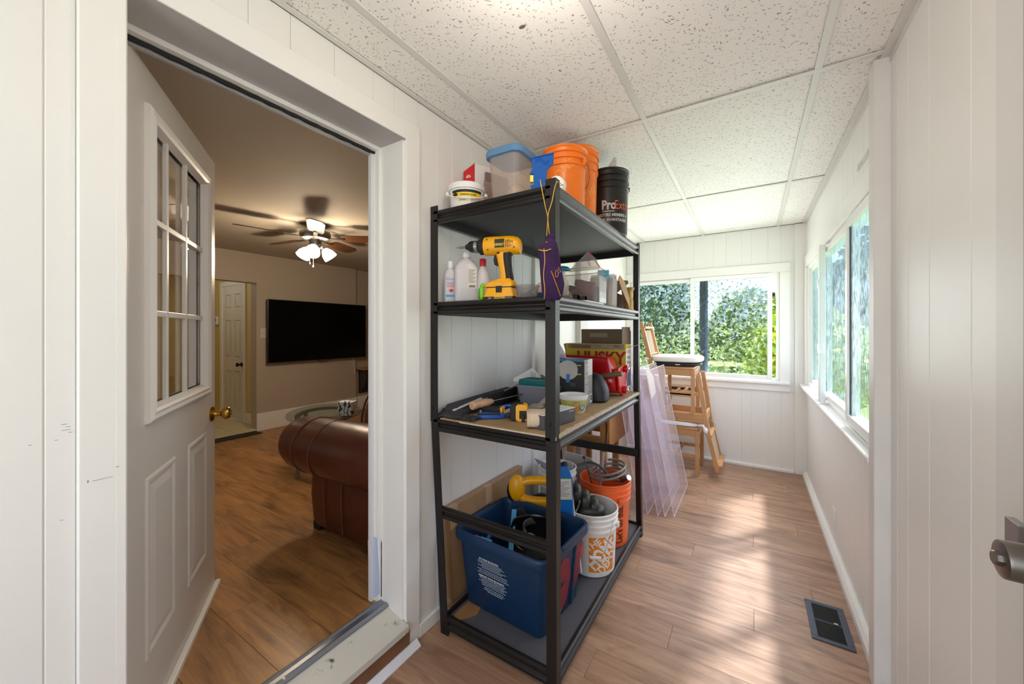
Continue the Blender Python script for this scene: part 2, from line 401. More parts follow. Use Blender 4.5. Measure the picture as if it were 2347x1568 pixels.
# right wall
wr = struct('wall_right', 'white grooved panel wall around the wide textured window on the right', 'wall')
b = MB()
b.box(XR + .006, XR + .1, YF, 2.0, -.05, HC + .1); b.box(XR + .0028, XR + .1, 2.0, 4.16, -.05, .80); b.box(XR + .0028, XR + .1, 2.0, 4.16, 1.87, HC + .1)
b.box(XR + .0028, XR + .1, 4.16, YB + .1, -.05, HC + .1)
b.build('wall_core', W_PANEL, wr)
cuts = [YF, -1.05, -.83, -.6, -.45, -.2, .0, .2, .42, .6, .75, .9, 1.156, 1.262, 1.498, 1.664, 1.767, 1.84]
for a0, a1 in zip(cuts, cuts[1:]): board(wr, 'x', XR + .007, a0, a1, 0, HC, side=-1, g=.0036)
cuts = [1.91] + [1.91 + .075 * 0 + x for x in (.09, .19, .31, .42, .50, .66, .76, .92, 1.02, 1.15, 1.29, 1.39, 1.5, 1.66, 1.77, 1.9, 2.0, 2.13, 2.25, 2.39)]
for a0, a1 in zip(cuts, cuts[1:]):
    board(wr, 'x', XR + .007, a0, a1, 0, .755, side=-1); board(wr, 'x', XR + .007, a0, a1, 1.955, HC, side=-1)
tag(MB().box(XR - .044, XR + .01, 1.84, 1.911, 0, HC).build('trim_3', mat('off_white_trim', '#e0ddda', .45, var=.04, vscale=5), bev=.003), 'full height white upright post where the right wall meets the window bay', 'trim', kind='structure')  # a little darker than the other trim paint
o = tag(MB().prism([(0, 0), (.032, 0), (.032, .03), (.02, .045), (0, .045)], 2.33, Matrix(((-1, 0, 0, XR + .002), (0, 0, 1, 1.915), (0, 1, 0, 0), (0, 0, 0, 1)))).build('baseboard_right', W_TRIM), 'white quarter round baseboard at the foot of the right wall', 'baseboard', kind='structure')
MB().prism([(0, 0), (.035, 0), (.035, .03), (.02, .045), (0, .045)], .17, Matrix(((-1, 0, 0, XR + .0), (0, 0, 1, 1.66), (0, 1, 0, 0), (0, 0, 0, 1)))).build('baseboard_end', W_TRIM, o)

# back wall
wb = struct('wall_back', 'white grooved panel wall at the far end of the porch around the window', 'wall')
b = MB(); b.box(XL, XR, YB + .0028, YB + .1, -.05, .80); b.box(XL, XR, YB + .0028, YB + .1, 1.86, HC + .1); b.box(.235, XR, YB + .007, YB + .1, .8, 1.86)
b.build('wall_core', W_PANEL, wb)
cuts = [XL, -1.12, -1.02, -.887, -.754, -.647, -.501, -.322, -.21, -.079, .0, .132, .232, .335]
for a0, a1 in zip(cuts, cuts[1:]):
    board(wb, 'y', YB + .007, a0, a1, 0, .735, side=-1); board(wb, 'y', YB + .007, a0, a1, 1.93, HC, side=-1)
board(wb, 'y', YB + .007, .30, .335, .735, 1.93, side=-1)
tag(MB().box(.333, XR + .004, YB - .035, YB + .012, 0, HC).build('trim_4', W_TRIM, bev=.004), 'white boxed corner post at the far right corner of the porch', 'trim', kind='structure')
tag(MB().prism([(0, 0), (.022, 0), (.022, .018), (.012, .026), (0, .026)], 1.52, Matrix(((0, 0, 1, XL), (-1, 0, 0, YB), (0, 1, 0, 0), (0, 0, 0, 1)))).build('baseboard_back', W_TRIM), 'thin white baseboard strip at the foot of the far wall', 'baseboard', kind='structure')
# front wall behind the camera, its opening added to let light in
wf = struct('wall_front', 'white wall behind the camera with an opening added for light', 'wall')
b = MB(); b.box(XL, -.95, YF - .1, YF, 0, HC + .1); b.box(.2, XR, YF - .1, YF, 0, HC + .1); b.box(-.95, .2, YF - .1, YF, 2.1, HC + .1); b.box(-.95, .2, YF - .1, YF, 0, .5)
b.build('wall_core', W_PANEL, wf)

# ceiling: suspended grid and acoustic tiles
ce = struct('ceiling', 'suspended ceiling of speckled acoustic tiles in a white grid', 'ceiling')
MB().box(-1.36, XR + .1, YF - .1, YB + .1, HC + .04, HC + .1).build('ceiling_slab', W_GREY, ce)
gx = [XL + .007, -.995, -.415, .21, XR]
gy = [YF, -.64, .58, 1.805, 3.05, YB]
tb = {}
for i in range(4):
    for j in range(5):
        w = gx[i + 1] - gx[i] - .004; d = gy[j + 1] - gy[j] - .004
        b = MB(); b.box(-w / 2, w / 2, -d / 2, d / 2, 0, .014)
        o = b.build('ceiling_tile', TILE, ce); o.location = ((gx[i] + gx[i + 1]) / 2, (gy[j] + gy[j + 1]) / 2, HC + .004 + random.uniform(0, .004))
        o.rotation_euler = (random.uniform(-.001, .001), random.uniform(-.001, .001), 0)
for k in (1, 2, 3): MB().box(gx[k] - .012, gx[k] + .012, YF, YB, HC - .001, HC + .003).build('grid_bar', GRID_P, ce, bev=.0008)
for k in (1, 2, 3, 4): MB().box(XL, XR, gy[k] - .012, gy[k] + .012, HC - .0022, HC + .002).build('grid_bar', GRID_P, ce, bev=.0008)
MB().box(XL - .0, XL + .024, YF, YB, HC - .003, HC + .001).box(XL, XL + .003, YF, YB, HC - .003, HC + .02).build('wall_angle', GRID_P, ce)
MB().box(XR - .028, XR, YF, YB, HC - .003, HC + .001).box(XR - .003, XR, YF, YB, HC - .022, HC).build('wall_angle', GRID_P, ce)
MB().box(XL, XR, YB - .022, YB, HC - .003, HC + .001).build('wall_angle', GRID_P, ce)
MB().ell((-.62, 1.045, HC + .003), (.012, .007, .002), 10, 6).build('stain', mat('dark_stain', '#6b6259', .9), ce)

# porch floor: planks across the room
fl = struct('floor', 'wood laminate plank floor of the narrow porch', 'floor')
MB().box(XL - .02, XR + .1, YF - .1, YB + .1, -.06, -.009).build('subfloor', mat('subfloor', '#3b2c22', .9), fl)
y = YF; row = 0; pl = {}
def plank(parent, x0, x1, y0, y1, z, m, t=.008, g=.0009):
    key = (round(x1 - x0, 3), round(y1 - y0, 3), m.name, t)
    if key not in pl:
        w = (x1 - x0 - g) / 2; d = (y1 - y0 - g) / 2
        b = MB(); ch = .0007
        b.loft([[(-w, -d, -t), (w, -d, -t), (w, d, -t), (-w, d, -t)], [(-w, -d, -ch), (w, -d, -ch), (w, d, -ch), (-w, d, -ch)], [(-w + ch, -d + ch, 0), (w - ch, -d + ch, 0), (w - ch, d - ch, 0), (-w + ch, d - ch, 0)]], smooth=False)
        me = bpy.data.meshes.new('plank'); me.from_pydata(b.v, [], b.f); me.materials.append(m); pl[key] = me
    o = bpy.data.objects.new('plank', pl[key]); C.objects.link(o); o.parent = parent; o.location = ((x0 + x1) / 2, (y0 + y1) / 2, z)
def lay(parent, X0, X1, Y0, Y1, w, L, z, m):
    y = Y0; r = 0; offs = [0, .45, .8, .25, .6]
    while y < Y1 - .005:
        y1 = min(Y1, y + w); x = X0 - offs[r % 5] * L
        while x < X1:
            a, b_ = max(x, X0), min(x + L, X1)
            if b_ - a > .02: plank(parent, a, b_, y, y1, z, m)
            x += L
        y = y1; r += 1
lay(fl, XL, XR, -1.06, YB, .15, 1.2, 0, FLOOR1)

# ---------------------------------------------------------------- windows of the porch
def casing(parent, X0, X1, Z0, Z1, w, t, fn, m=W_TRIM, nm='window_frame', bev=.005):
    """picture frame casing in a plane; fn maps (a, z, depth) boxes"""
    for (a0, a1, z0, z1) in ((X0, X0 + w, Z0, Z1), (X1 - w, X1, Z0, Z1), (X0 + w, X1 - w, Z1 - w, Z1), (X0 + w, X1 - w, Z0, Z0 + w)):
        fn(a0, a1, z0, z1, t).build(nm, m, parent, bev=bev)
w1 = struct('window_1', 'sliding textured glass window in the far wall showing greenery outside', 'window')
def fb(y1, dy=0):
    return lambda a0, a1, z0, z1, t: MB().box(a0, a1, y1 - t + dy, y1 + dy, z0, z1)
for (a0, a1, z0, z1) in ((-1.19, .304, 1.84, 1.925), (-1.19, .304, .735, .82), (.222, .304, .82, 1.84), (-1.19, -1.145, .82, 1.84)):
    MB().box(a0, a1, YB - .02, YB + .008, z0, z1).build('casing', W_TRIM, w1, bev=.006)
MB().box(-1.19, .30, YB - .05, YB, .80, .828).build('sill', W_TRIM, w1, bev=.008)
casing(w1, -1.145, .225, .822, 1.85, .028, .07, fb(YB + .078), VINYL, 'window_frame')
casing(w1, -1.12, -.495, .845, 1.83, .035, .03, fb(YB + .02), VINYL, 'sash', .003)
casing(w1, -.53, .165, .838, 1.838, .038, .03, fb(YB + .0), VINYL, 'sash', .003)
MB().box(-1.09, -.525, YB + .003, YB + .008, .875, 1.80).build('pane', GL_BACK, w1)
MB().box(-.497, .13, YB - .018, YB - .013, .872, 1.802).build('pane', GL_BACK, w1)
MB().box(-.50, .135, YB - .016, YB - .012, .868, .874).box(-.50, .135, YB - .016, YB - .012, 1.80, 1.806).box(-.50, -.494, YB - .016, YB - .012, .87, 1.804).build('gasket', BLACKM, w1)
MB().box(-.452, -.40, YB + .05, YB + .07, .83, 1.83).build('storm_stile', mat('dark_grey_stile', '#4c5557', .5, var=.2, vscale=20), w1, bev=.003)
MB().box(-.40, -.375, YB + .045, YB + .07, .83, 1.83).build('storm_stile', mat('blue_grey_stile', '#6f8390', .5), w1, bev=.003)
MB().box(.198, .215, YB + .04, YB + .075, .84, 1.83).build('storm_stile', mat('tan_stile', '#97876f', .6, var=.2, vscale=20), w1, bev=.003)
MB().box(.165, .19, YB + .045, YB + .06, 1.62, 1.66).build('latch', INK, w1, bev=.003)

w2 = struct('window_2', 'wide three part textured glass window in the right wall with bright sill', 'window')
def fx(x0): return lambda a0, a1, z0, z1, t: MB().box(x0, x0 + t, a0, a1, z0, z1)
for (a0, a1, z0, z1) in ((1.911, 4.26, 1.855, 1.955), (1.911, 4.26, .755, .825), (4.17, 4.26, .825, 1.855)):
    MB().box(XR - .016, XR + .01, a0, a1, z0, z1).build('casing', W_TRIM, w2, bev=.006)
MB().box(XR - .05, XR + .06, 1.911, 4.27, .795, .822).build('sill', W_TRIM, w2, bev=.008)
casing(w2, 1.93, 4.175, .822, 1.862, .03, .075, fx(XR + .003), VINYL, 'window_frame')
casing(w2, 3.33, 4.15, .845, 1.838, .036, .03, fx(XR + .02), VINYL, 'sash', .003)
casing(w2, 2.40, 3.40, .85, 1.835, .036, .03, fx(XR - .008), VINYL, 'sash', .003)
casing(w2, 1.95, 2.47, .845, 1.838, .045, .03, fx(XR - .022), VINYL, 'sash', .003)
MB().box(XR - .045, XR - .012, 3.12, 3.17, .83, 1.85).build('stile', VINYL, w2, bev=.004)
for zz in (1.18, 1.60):
    MB().box(XR - .052, XR - .03, 3.09, 3.15, zz - .03, zz + .03).tube([(XR - .05, 3.08, zz + .02), (XR - .06, 3.05, zz + .01), (XR - .055, 3.03, zz - .02)], .005).build('latch', VINYL, w2, bev=.003)
MB().box(XR + .03, XR + .035, 3.36, 4.12, .875, 1.81).build('pane', GL_RIGHT, w2)
MB().box(XR + .004, XR + .009, 2.43, 3.37, .88, 1.805).build('pane', GL_RIGHT, w2)
MB().box(XR - .01, XR - .005, 1.99, 2.43, .88, 1.80).build('pane', GL_RIGHT, w2)
MB().box(XR - .013, XR - .009, 1.99, 2.43, .878, .884).box(XR - .013, XR - .009, 2.423, 2.429, .88, 1.80).build('gasket', mat('grey_gasket', '#55585a', .6), w2)

# ---------------------------------------------------------------- doorway between porch and living room
dj = struct('trim_5', 'white casing and deep jamb boards around the open doorway', 'door frame')
MB().box(XL - .004, XL + .012, .185, .258, .0, 2.145).build('casing', W_TRIM, dj, bev=.003)
MB().box(XL - .004, XL + .012, 1.068, 1.143, .0, 2.145).build('casing', W_TRIM, dj, bev=.003)
MB().box(XL - .004, XL + .0121, .258, 1.068, 2.068, 2.145).build('casing', W_TRIM, dj, bev=.003)
MB().box(-1.322, XL + .0122, .240, .2575, .09, 2.069).build('jamb', W_TRIM, dj, bev=.0015)
MB().box(-1.322, XL + .0122, 1.0685, 1.085, .09, 2.069).build('jamb', W_TRIM, dj, bev=.0015)
MB().box(-1.322, XL + .0118, .258, 1.068, 2.0655, 2.0685).build('jamb', mat('soffit_grey', '#b9b8b9', .45, var=.08, vscale=5), dj)  # header underside is greyer than the side jambs
MB().box(-1.247, -1.24, 1.0668, 1.0688, .11, 2.06).build('board_joint', W_GREY, dj)
for (yy, zz, w_, h_, xx) in ((.1685, 1.1, .008, .0008, XL), (.174, 1.094, .006, .0008, XL), (.171, 1.088, .012, .0007, XL), (.177, 1.082, .006, .0008, XL), (.165, .905, .006, .0006, XL), (.158, 1.070, .005, .0006, XL), (.125, 1.068, .004, .0008, XL), (.243, .993, .005, .0012, XL + .0125), (.199, .975, .001, .006, XL + .0125), (.221, .974, .030, .0005, XL + .0125)):
    MB().box(xx - .0002, xx + .0004, yy - w_ / 2, yy + w_ / 2, zz - h_ / 2, zz + h_ / 2).build('scuff', mat('scuff_grey', '#7d7873', .8), dj)
# stops and frame further in
MB().box(-1.36, -1.322, 1.050, 1.085, .15, 2.066).build('stop', W_TRIM, dj, bev=.002)
MB().box(-1.36, -1.322, .262, 1.05, 2.05, 2.066).build('stop', W_TRIM, dj, bev=.002)
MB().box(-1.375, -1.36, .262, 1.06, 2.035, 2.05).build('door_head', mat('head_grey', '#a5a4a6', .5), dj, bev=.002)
MB().box(-1.374, -1.355, 1.036, 1.052, .15, 2.05).build('inner_stop', mat('inner_stop_white', '#dedee2', .4), dj, bev=.001)
b = MB(); pts = [(-1.352, .262 + (1.05 - .262) * k / 40, 2.0478 + .0012 * math.sin(k * 1.9)) for k in range(41)]
b.tube(pts, [.0065 + .0025 * random.random() for _ in pts], 6)
b.build('weatherstrip', BLACKM, dj)
pts = [(-1.323, 1.0655 + .001 * math.sin(k * 3.1), .17 + 1.87 * k / 50) for k in range(51)]
MB().tube(pts, [(.006 if p[2] < .42 else .0018 + .001 * random.random()) for p in pts], 6).build('weatherstrip', BLACKM, dj)
MB().prism([(.165, -1.345), (.19, -1.318), (.30, -1.322), (.42, -1.332), (.42, -1.366), (.395, -1.372), (.395, -1.392), (.17, -1.385)], .002,
           Matrix(((0, 1, 0, 0), (0, 0, 1, 1.048), (1, 0, 0, 0), (0, 0, 0, 1)))).build('torn_seal', mat('pale_blue_vinyl', '#bfcbe6', .4), dj)
MB().box(-1.3755, -1.3735, 1.042, 1.052, .90, .96).build('strike_plate', mat('painted_strike', '#9a9590', .5), dj)
# threshold
th = tag(MB().loft([[(-1.325, .26, .11), (XL + .03, .26, .085), (XL + .03, 1.068, .085), (-1.325, 1.068, .11)], [(-1.325, .26, .158), (XL + .03, .26, .112), (XL + .03, 1.068, .112), (-1.325, 1.068, .158)]], smooth=False).build('threshold', None or mat('worn_sill_paint', '#cfc8b8', .5), bev=.003), 'worn cream painted wooden door sill with chipped edges', 'threshold')
m = MATS['worn_sill_paint']; n = m.node_tree.nodes; l = m.node_tree.links
tc = n.new('ShaderNodeTexCoord'); t = n.new('ShaderNodeTexNoise'); t.inputs['Scale'].default_value = 9; t.inputs['Detail'].default_value = 10; t.inputs['Roughness'].default_value = .7
l.new(tc.outputs['Object'], t.inputs['Vector']); cr = n.new('ShaderNodeValToRGB'); cr.color_ramp.elements[0].position = .36; cr.color_ramp.elements[0].color = rgb('#5c5240')
cr.color_ramp.elements[1].position = .42; cr.color_ramp.elements[1].color = rgb('#d2cec4'); l.new(t.outputs[0], cr.inputs[0]); l.new(cr.outputs[0], n['Principled BSDF'].inputs['Base Color'])
ms = tag(MB().prism([(-.03, 0), (.03, 0), (.03, .006), (.018, .013), (.008, .009), (-.008, .009), (-.018, .013), (-.03, .006)], .80, Matrix(((1, 0, 0, -1.305), (0, 0, -1, 1.062), (0, 1, 0, .148), (0, 0, 0, 1)))).build('threshold_strip', mat('dull_aluminium', '#8f949e', .38, metal=.8), bev=.001), 'dull metal threshold strip between the wood floor and the door sill', 'threshold')
for k in range(3): MB().lathe([(.005, 0), (.005, .002), (0, .002)], 10, c=(-1.288, .40 + .25 * k, .158)).build('screw', STEEL, ms)
tag(MB().box(XL + .012, XL + .02, .26, 1.08, 0.0, .084).build('riser_board', mat('riser_laminate', '#80583c', .5, var=.2, vscale=8), bev=.001), 'brown laminate riser board under the cream door sill', 'riser')
tag(MB().prism([(0, 0), (.028, 0), (.028, .006), (.006, .024), (0, .024)], .86, Matrix(((1, 0, 0, XL + .02), (0, 0, -1, 1.115), (0, 1, 0, 0.001), (0, 0, 0, 1)))).build('floor_strip', mat('white_floor_strip', '#e6e6ee', .35), bev=.001), 'loose white plastic strip on the floor below the door sill', 'strip')

# open door leaf (door_1)
HX, HY = -1.36, .296
dd = Vector((-0.8427, .5384, 0)); dn = Vector((.5384, .8427, 0))   # dn: face towards the camera
ang = math.atan2(dd.y, dd.x)
# local frame: x along leaf, y = -dn side? build with x along leaf, local +y = left of x
door = struct('door_1', 'open white half glazed door with nine pane grid and brass knob', 'door', (HX, HY, 0), ang)
# local +y is rotate(dd,+90) = (-.5384,-.8427): away from the camera; camera face is at local y=0 -> -y
T = .042; Z0, Z1, DW = .155, 2.045, .808
b = MB()
b.box(0, .135, 0, T, Z0, Z1); b.box(.667, DW, 0, T, Z0, Z1); b.box(.135, .667, 0, T, 1.93, Z1); b.box(.135, .667, 0, T, Z0, 1.045)
b.build('door_slab', DOOR_P, door)
def frame_ring(x0, x1, z0, z1, prof, name, m, parent, ysign=-1):
    """prof list of (inset, out)"""
    rings = []
    for ins, out in prof: rings.append([(x0 + ins, ysign * out, z0 + ins), (x1 - ins, ysign * out, z0 + ins), (x1 - ins, ysign * out, z1 - ins), (x0 + ins, ysign * out, z1 - ins)])
    b = MB(); n = 4
    vs = [p for r in rings for p in r]; fs = []
    for i in range(len(rings) - 1):
        for k in range(4): fs.append((i * n + k, i * n + (k + 1) % n, (i + 1) * n + (k + 1) % n, (i + 1) * n + k))
    b._add(vs, fs); return b.build(name, m, parent)
frame_ring(.106, .696, 1.026, 1.94, [(0, 0), (0.003, .012), (.012, .018), (.022, .013), (.03, .018), (.038, .012), (.046, -.012)], 'window_frame', W_TRIM, door)
frame_ring(.106, .696, 1.026, 1.94, [(0, -T), (0.003, -T - .012), (.03, -T - .018), (.046, -T + .012)], 'window_frame', W_TRIM, door)
MB().box(.145, .657, .018, .024, 1.06, 1.91).build('pane', mat('door_glass', '#ffffff', .02, trans=1.0, ior=1.45), door)
for xx in (.285, .46): MB().box(xx - .008, xx + .008, .003, .016, 1.066, 1.902).build('muntin', W_TRIM, door, bev=.002)
for zz in (1.345, 1.624): MB().box(.15, .652, .0035, .0155, zz - .009, zz + .009).build('muntin', W_TRIM, door, bev=.002)
for (x0, x1) in ((.111, .332), (.457, .678)):
    frame_ring(x0, x1, .35, .872, [(0, 0), (.006, .005), (.014, .0052), (.026, -.0005), (.03, .0), (.05, .005), (.054, .0055)], 'panel_moulding', DOOR_P, door)
    MB().box(x0 + .052, x1 - .052, -.0056, .001, .402, .82).build('door_panel', DOOR_P, door)
MB().box(-.0, DW + .015, -.02, .0, .135, .168).build('door_sweep', W_TRIM, door, bev=.004)
kx, kz = .752, .93
Mk = Matrix.Translation((kx, 0, kz)) @ Matrix.Rotation(PI / 2, 4, 'X')
kn = MB().lathe([(.033, 0), (.033, .004), (.028, .009), (.014, .012), (.011, .022), (.012, .034), (.021, .040), (.0275, .050), (.028, .058), (.024, .066), (.012, .071), (0, .072)], 28, Mk).build('door_knob', BRASS, door)
MB().lathe([(.008, .071), (.008, .074), (0, .074)], 14, Mk).build('lock_button', BRASS, kn)
for zz in (.40, 1.75): MB().box(-.012, .0, -.002, .034, zz, zz + .1).build('hinge', mat('painted_hinge', '#cfccc7', .4), door)

# near right: entry door knob and plate at the right frame edge
ed = struct('door_2', 'white door edge at the near right with a dark metal knob', 'door')
MB().box(XR - .003, XR + .006, 1.045, 1.155, .01, 2.2).build('door_casing', mat('near_stile_white', '#e2e0de', .45), ed, bev=.002)
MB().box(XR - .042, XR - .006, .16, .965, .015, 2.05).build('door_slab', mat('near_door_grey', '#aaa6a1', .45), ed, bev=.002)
MB().box(XR - .052, XR - .040, .950, .990, .922, .978).build('latch_plate', mat('dull_nickel', '#a7a39e', .35, metal=.9), ed, bev=.001)
Mn = Matrix.Translation((XR - .042, .852, .957)) @ Matrix.Rotation(-PI / 2, 4, 'Y')
kn2 = MB().lathe([(.036, 0), (.036, .004), (.0275, .008), (.0268, .060), (.0262, .064), (.022, .0655), (0, .0655)], 36, Mn).build('door_knob', NICKEL, ed)
MB().lathe([(.011, .065), (.011, .070), (.009, .072), (0, .072)], 8, Mn).build('thumb_turn', NICKEL, kn2)

# small fixtures on the porch
o = thing('floor_vent', 'dark blue metal floor register with black louvres by the right wall', 'vent', (.287, 2.163, 0.0))
frame = MB()
for (a0, a1, c0, c1) in ((-.071, .071, -.14, -.118), (-.071, .071, .118, .14), (-.071, -.047, -.118, .118), (.047, .071, -.118, .118), (-.047, .047, -.004, .004)): frame.box(a0, a1, c0, c1, .0005, .005)
frame.build('frame', mat('navy_enamel', '#303a4e', .4), o, bev=.0015)
MB().box(-.047, .047, -.118, .118, .0003, .001).build('recess', mat('vent_black', '#050505', .8), o)
for s in (-1, 1):
    for k in range(13):
        yy = s * (.010 + k * .0085)
        MB().box(-.047, .047, yy - .0014, yy + .0014, .001, .0042).build('louvre', mat('vent_louvre', '#15171a', .45), o)
MB().box(.02, .034, -.004, .006, .005, .008).build('lever', STEEL, o)
o = thing('outlet_plate', 'small white outlet plate low on the right wall', 'outlet', (XR, 2.9, .19))
MB().box(-.005, 0.0, -.036, .036, -.058, .058).build('cover', WHITEP, o, bev=.002)
for s in (-1, 1): MB().box(-.0065, -.004, -.016, .016, s * .026 - .014, s * .026 + .014).build('socket', WHITEP, o, bev=.001)
o = thing('metal_bracket', 'small steel mending plate with two screws high on the right wall', 'bracket', (XR, 2.22, 2.035))
MB().loft([[(0, -.10, -.015), (0, .09, -.015), (0, .105, -.008), (0, .11, 0.0), (0, .105, .008), (0, .09, .015), (0, -.10, .015)], [(-.004, -.10, -.015), (-.004, .09, -.015), (-.004, .105, -.008), (-.004, .11, 0.0), (-.004, .105, .008), (-.004, .09, .015), (-.004, -.10, .015)]], smooth=False).build('plate', STEEL, o)
for yy in (.03, .075): MB().lathe([(.008, 0), (.007, .003), (0, .004)], 12, Matrix.Translation((-.004, yy, 0)) @ Matrix.Rotation(-PI / 2, 4, 'Y')).build('screw', WHITEP, o)
# porch lamp just above the frame
o = thing('ceiling_lamp', 'round white glass porch ceiling lamp giving warm light', 'lamp', (-.43, .80, HC))
MB().lathe([(.075, .0), (.075, -.018), (.07, -.022), (0, -.022)], 28).build('base', WHITEP, o)
MB().lathe([(.068, -.02), (.095, -.035), (.098, -.05), (.08, -.075), (.04, -.09), (0, -.094)], 28).build('lamp_shade', mat('lit_glass', '#fff6e6', .4, emit='#ffe9c8', estr=9.0), o)
light('porch_lamp', 'POINT', (-.43, .80, HC - .26), 4.0, (1.0, .93, .87), .09)

# ---------------------------------------------------------------- living room shell
XW = -4.778
o = struct('floor', 'warm brown laminate plank floor of the living room', 'floor')
MB().box(XW - .14, -1.335, -1.1, 4.5, ZL - .08, ZL - .009).build('subfloor', MATS['subfloor'], o)
lay(o, XW, -1.335, -1.05, 4.4, .19, 1.25, ZL, FLOOR2)
o = struct('ceiling', 'beige painted flat ceiling of the living room', 'ceiling')
MB().box(XW - .14, -1.355, -1.1, 4.5, HL, HL + .06).build('ceiling_slab', CREAM, o)
MB().box(-7.1, XW - .13, .9, 2.4, HL, HL + .06).build('ceiling_slab', CREAM, o)
ww = struct('wall_west', 'taupe living room wall with the television and the passage opening', 'wall')
b = MB(); b.box(XW - .13, XW, 2.109, 3.40, ZL, HL); b.box(XW - .13, XW, -1.1, 1.15, ZL, HL); b.box(XW - .13, XW, 1.15, 2.109, 1.845, HL); b.box(XW - .13, XW - .05, 3.40, 4.5, ZL, HL)
b.build('wall_core', TAUPE, ww)
tag(MB().box(XW, XW + .018, 2.109, 3.40, ZL, ZL + .2).box(XW - .13, XW, 2.102, 2.11, ZL, ZL + .02).build('baseboard_west', W_TRIM, bev=.003), 'tall white baseboard under the television wall', 'baseboard', kind='structure')
tag(MB().box(XW - .05, XW - .032, 3.40, 4.40, ZL, ZL + .2).build('baseboard_corner', W_TRIM, bev=.003), 'tall white baseboard in the recess right of the television', 'baseboard', kind='structure')
tag(MB().box(XW - .14, -1.355, 4.4, 4.5, ZL, HL).build('wall_north', TAUPE), 'taupe living room wall behind the sofa end', 'wall', kind='structure')
ws = struct('wall_south', 'taupe living room wall opposite the blinds window', 'wall')
MB().box(XW - .14, -1.355, -1.1, -1.0, ZL, HL).build('wall_core', TAUPE, ws)
tag(MB().box(-1.37, -1.353, 1.07, 4.4, ZL, HL).box(-1.37, -1.353, -1.0, .25, ZL, HL).box(-1.37, -1.353, .25, 1.07, 2.068, HL).build('wall_east', TAUPE), 'taupe inner face of the wall around the doorway', 'wall', kind='structure')
# window with blinds in the living room (seen as reflection in the door glass)
w3 = struct('window_3', 'living room window with white venetian blinds reflected in the door glass', 'window')
MB().box(-3.6, -2.3, 4.385, 4.40, .95, 2.0).build('window_frame', W_TRIM, w3, bev=.004)
MB().box(-3.52, -2.38, 4.376, 4.386, 1.03, 1.92).build('pane', mat('dark_brown_glass', '#1d1712', .1), w3)  # opaque dark brown pane, visible in the gaps between the slats
for k in range(26):
    z = 1.04 + k * .034
    MB().box(-.56, .56, -.010, .010, -.0008, .0008).build('slat', WHITEP, w3).location = (-2.95, 4.36, z)
    w3.children[-1].rotation_euler = (.8, 0, 0)
# passage: tiled floor, yellow wall and white six panel door
hf = struct('floor', 'cream tiled floor of the passage beyond the living room', 'floor')
MB().box(-7.1, XW - .0, .9, 2.26, ZL - .08, ZL - .006).build('subfloor', mat('grout', '#8d8470', .8), hf)
TL = mat('cream_floor_tile', '#d5c8a6', .35, var=.06)
for i in range(7):
    for j in range(4):
        x0 = XW - .30 * (i + 1); y0 = 2.26 - .31 * (j + 1)
        MB().box(x0 + .003, x0 + .297, y0 + .003, y0 + .307, ZL - .006, ZL + .002).build('floor_tile', TL, hf, bev=.001)
tag(MB().box(XW - .01, XW + .15, 1.1, 2.105, ZL, ZL + .008).build('threshold_mat', mat('black_strip', '#141110', .6), bev=.003), 'black transition strip on the floor at the passage opening', 'threshold')
hw = struct('wall_hall', 'pale yellow passage wall beside the white panelled door', 'wall')
b = MB(); b.box(-7.1, -6.03, 2.26, 2.36, ZL, HL); b.box(-5.37, XW - .13, 2.26, 2.36, ZL, HL); b.box(-6.03, -5.37, 2.26, 2.36, 1.90, HL); b.box(-7.2, -7.1, .8, 2.36, ZL, HL); b.box(-7.1, XW - .13, .8, .9, ZL, HL)
b.build('wall_core', YELLOW_WALL, hw)
MB().box(-5.37, XW - .13, 2.245, 2.262, ZL, ZL + .12).build('baseboard', W_TRIM, hw, bev=.003)
d3 = struct('door_3', 'white six panel interior door with dark knob beyond the passage', 'door', (-5.43, 2.262, ZL))
MB().box(-.60, .0, -.012, .03, .01, 1.74).build('door_slab', mat('white_door', '#e4e1dc', .4), d3)
for (a0, a1) in ((-.54, -.33), (-.27, -.06)):
    for (z0, z1) in ((.10, .66), (.78, 1.32), (1.42, 1.66)):
        frame_ring(a0, a1, z0, z1, [(0, .0118), (.012, .004), (.02, .004), (.035, .012), (.04, .012)], 'panel_moulding', MATS['white_door'], d3)
for (a0, a1, z0, z1) in ((-.67, -.60, 0, 1.80), (.0, .06, 0, 1.80), (-.60, .0, 1.74, 1.80)): MB().box(a0, a1, -.022, .03, z0, z1).build('casing', W_TRIM, d3, bev=.003)
MB().lathe([(.028, 0), (.028, .006), (.012, .01), (.012, .03), (.026, .045), (.024, .06), (0, .064)], 18, Matrix.Translation((-.05, -.012, .72)) @ Matrix.Rotation(PI / 2, 4, 'X')).build('door_knob', mat('dark_bronze', '#3a332c', .35, metal=.8), d3)
o = thing('thermostat', 'small white thermostat on the yellow passage wall', 'thermostat', (-6.22, 2.26, 1.44))
MB().box(-.05, .05, -.03, 0, -.055, .055).build('body', WHITEP, o, bev=.006); MB().box(-.02, .02, -.032, -.029, -.02, .03).build('display', mat('lcd', '#7c857a', .3), o)
o = thing('light_switch', 'white double light switch plate left of the television', 'switch', (XW, 2.155 + .05, 1.27))
MB().box(0, .006, -.055, .055, -.06, .06).build('cover', mat('switch_ivory', '#cfc8bd', .4), o, bev=.002)
for s in (-1, 1): MB().box(.005, .012, s * .025 - .006, s * .025 + .006, -.012, .014).build('toggle', MATS['switch_ivory'], o, bev=.002)

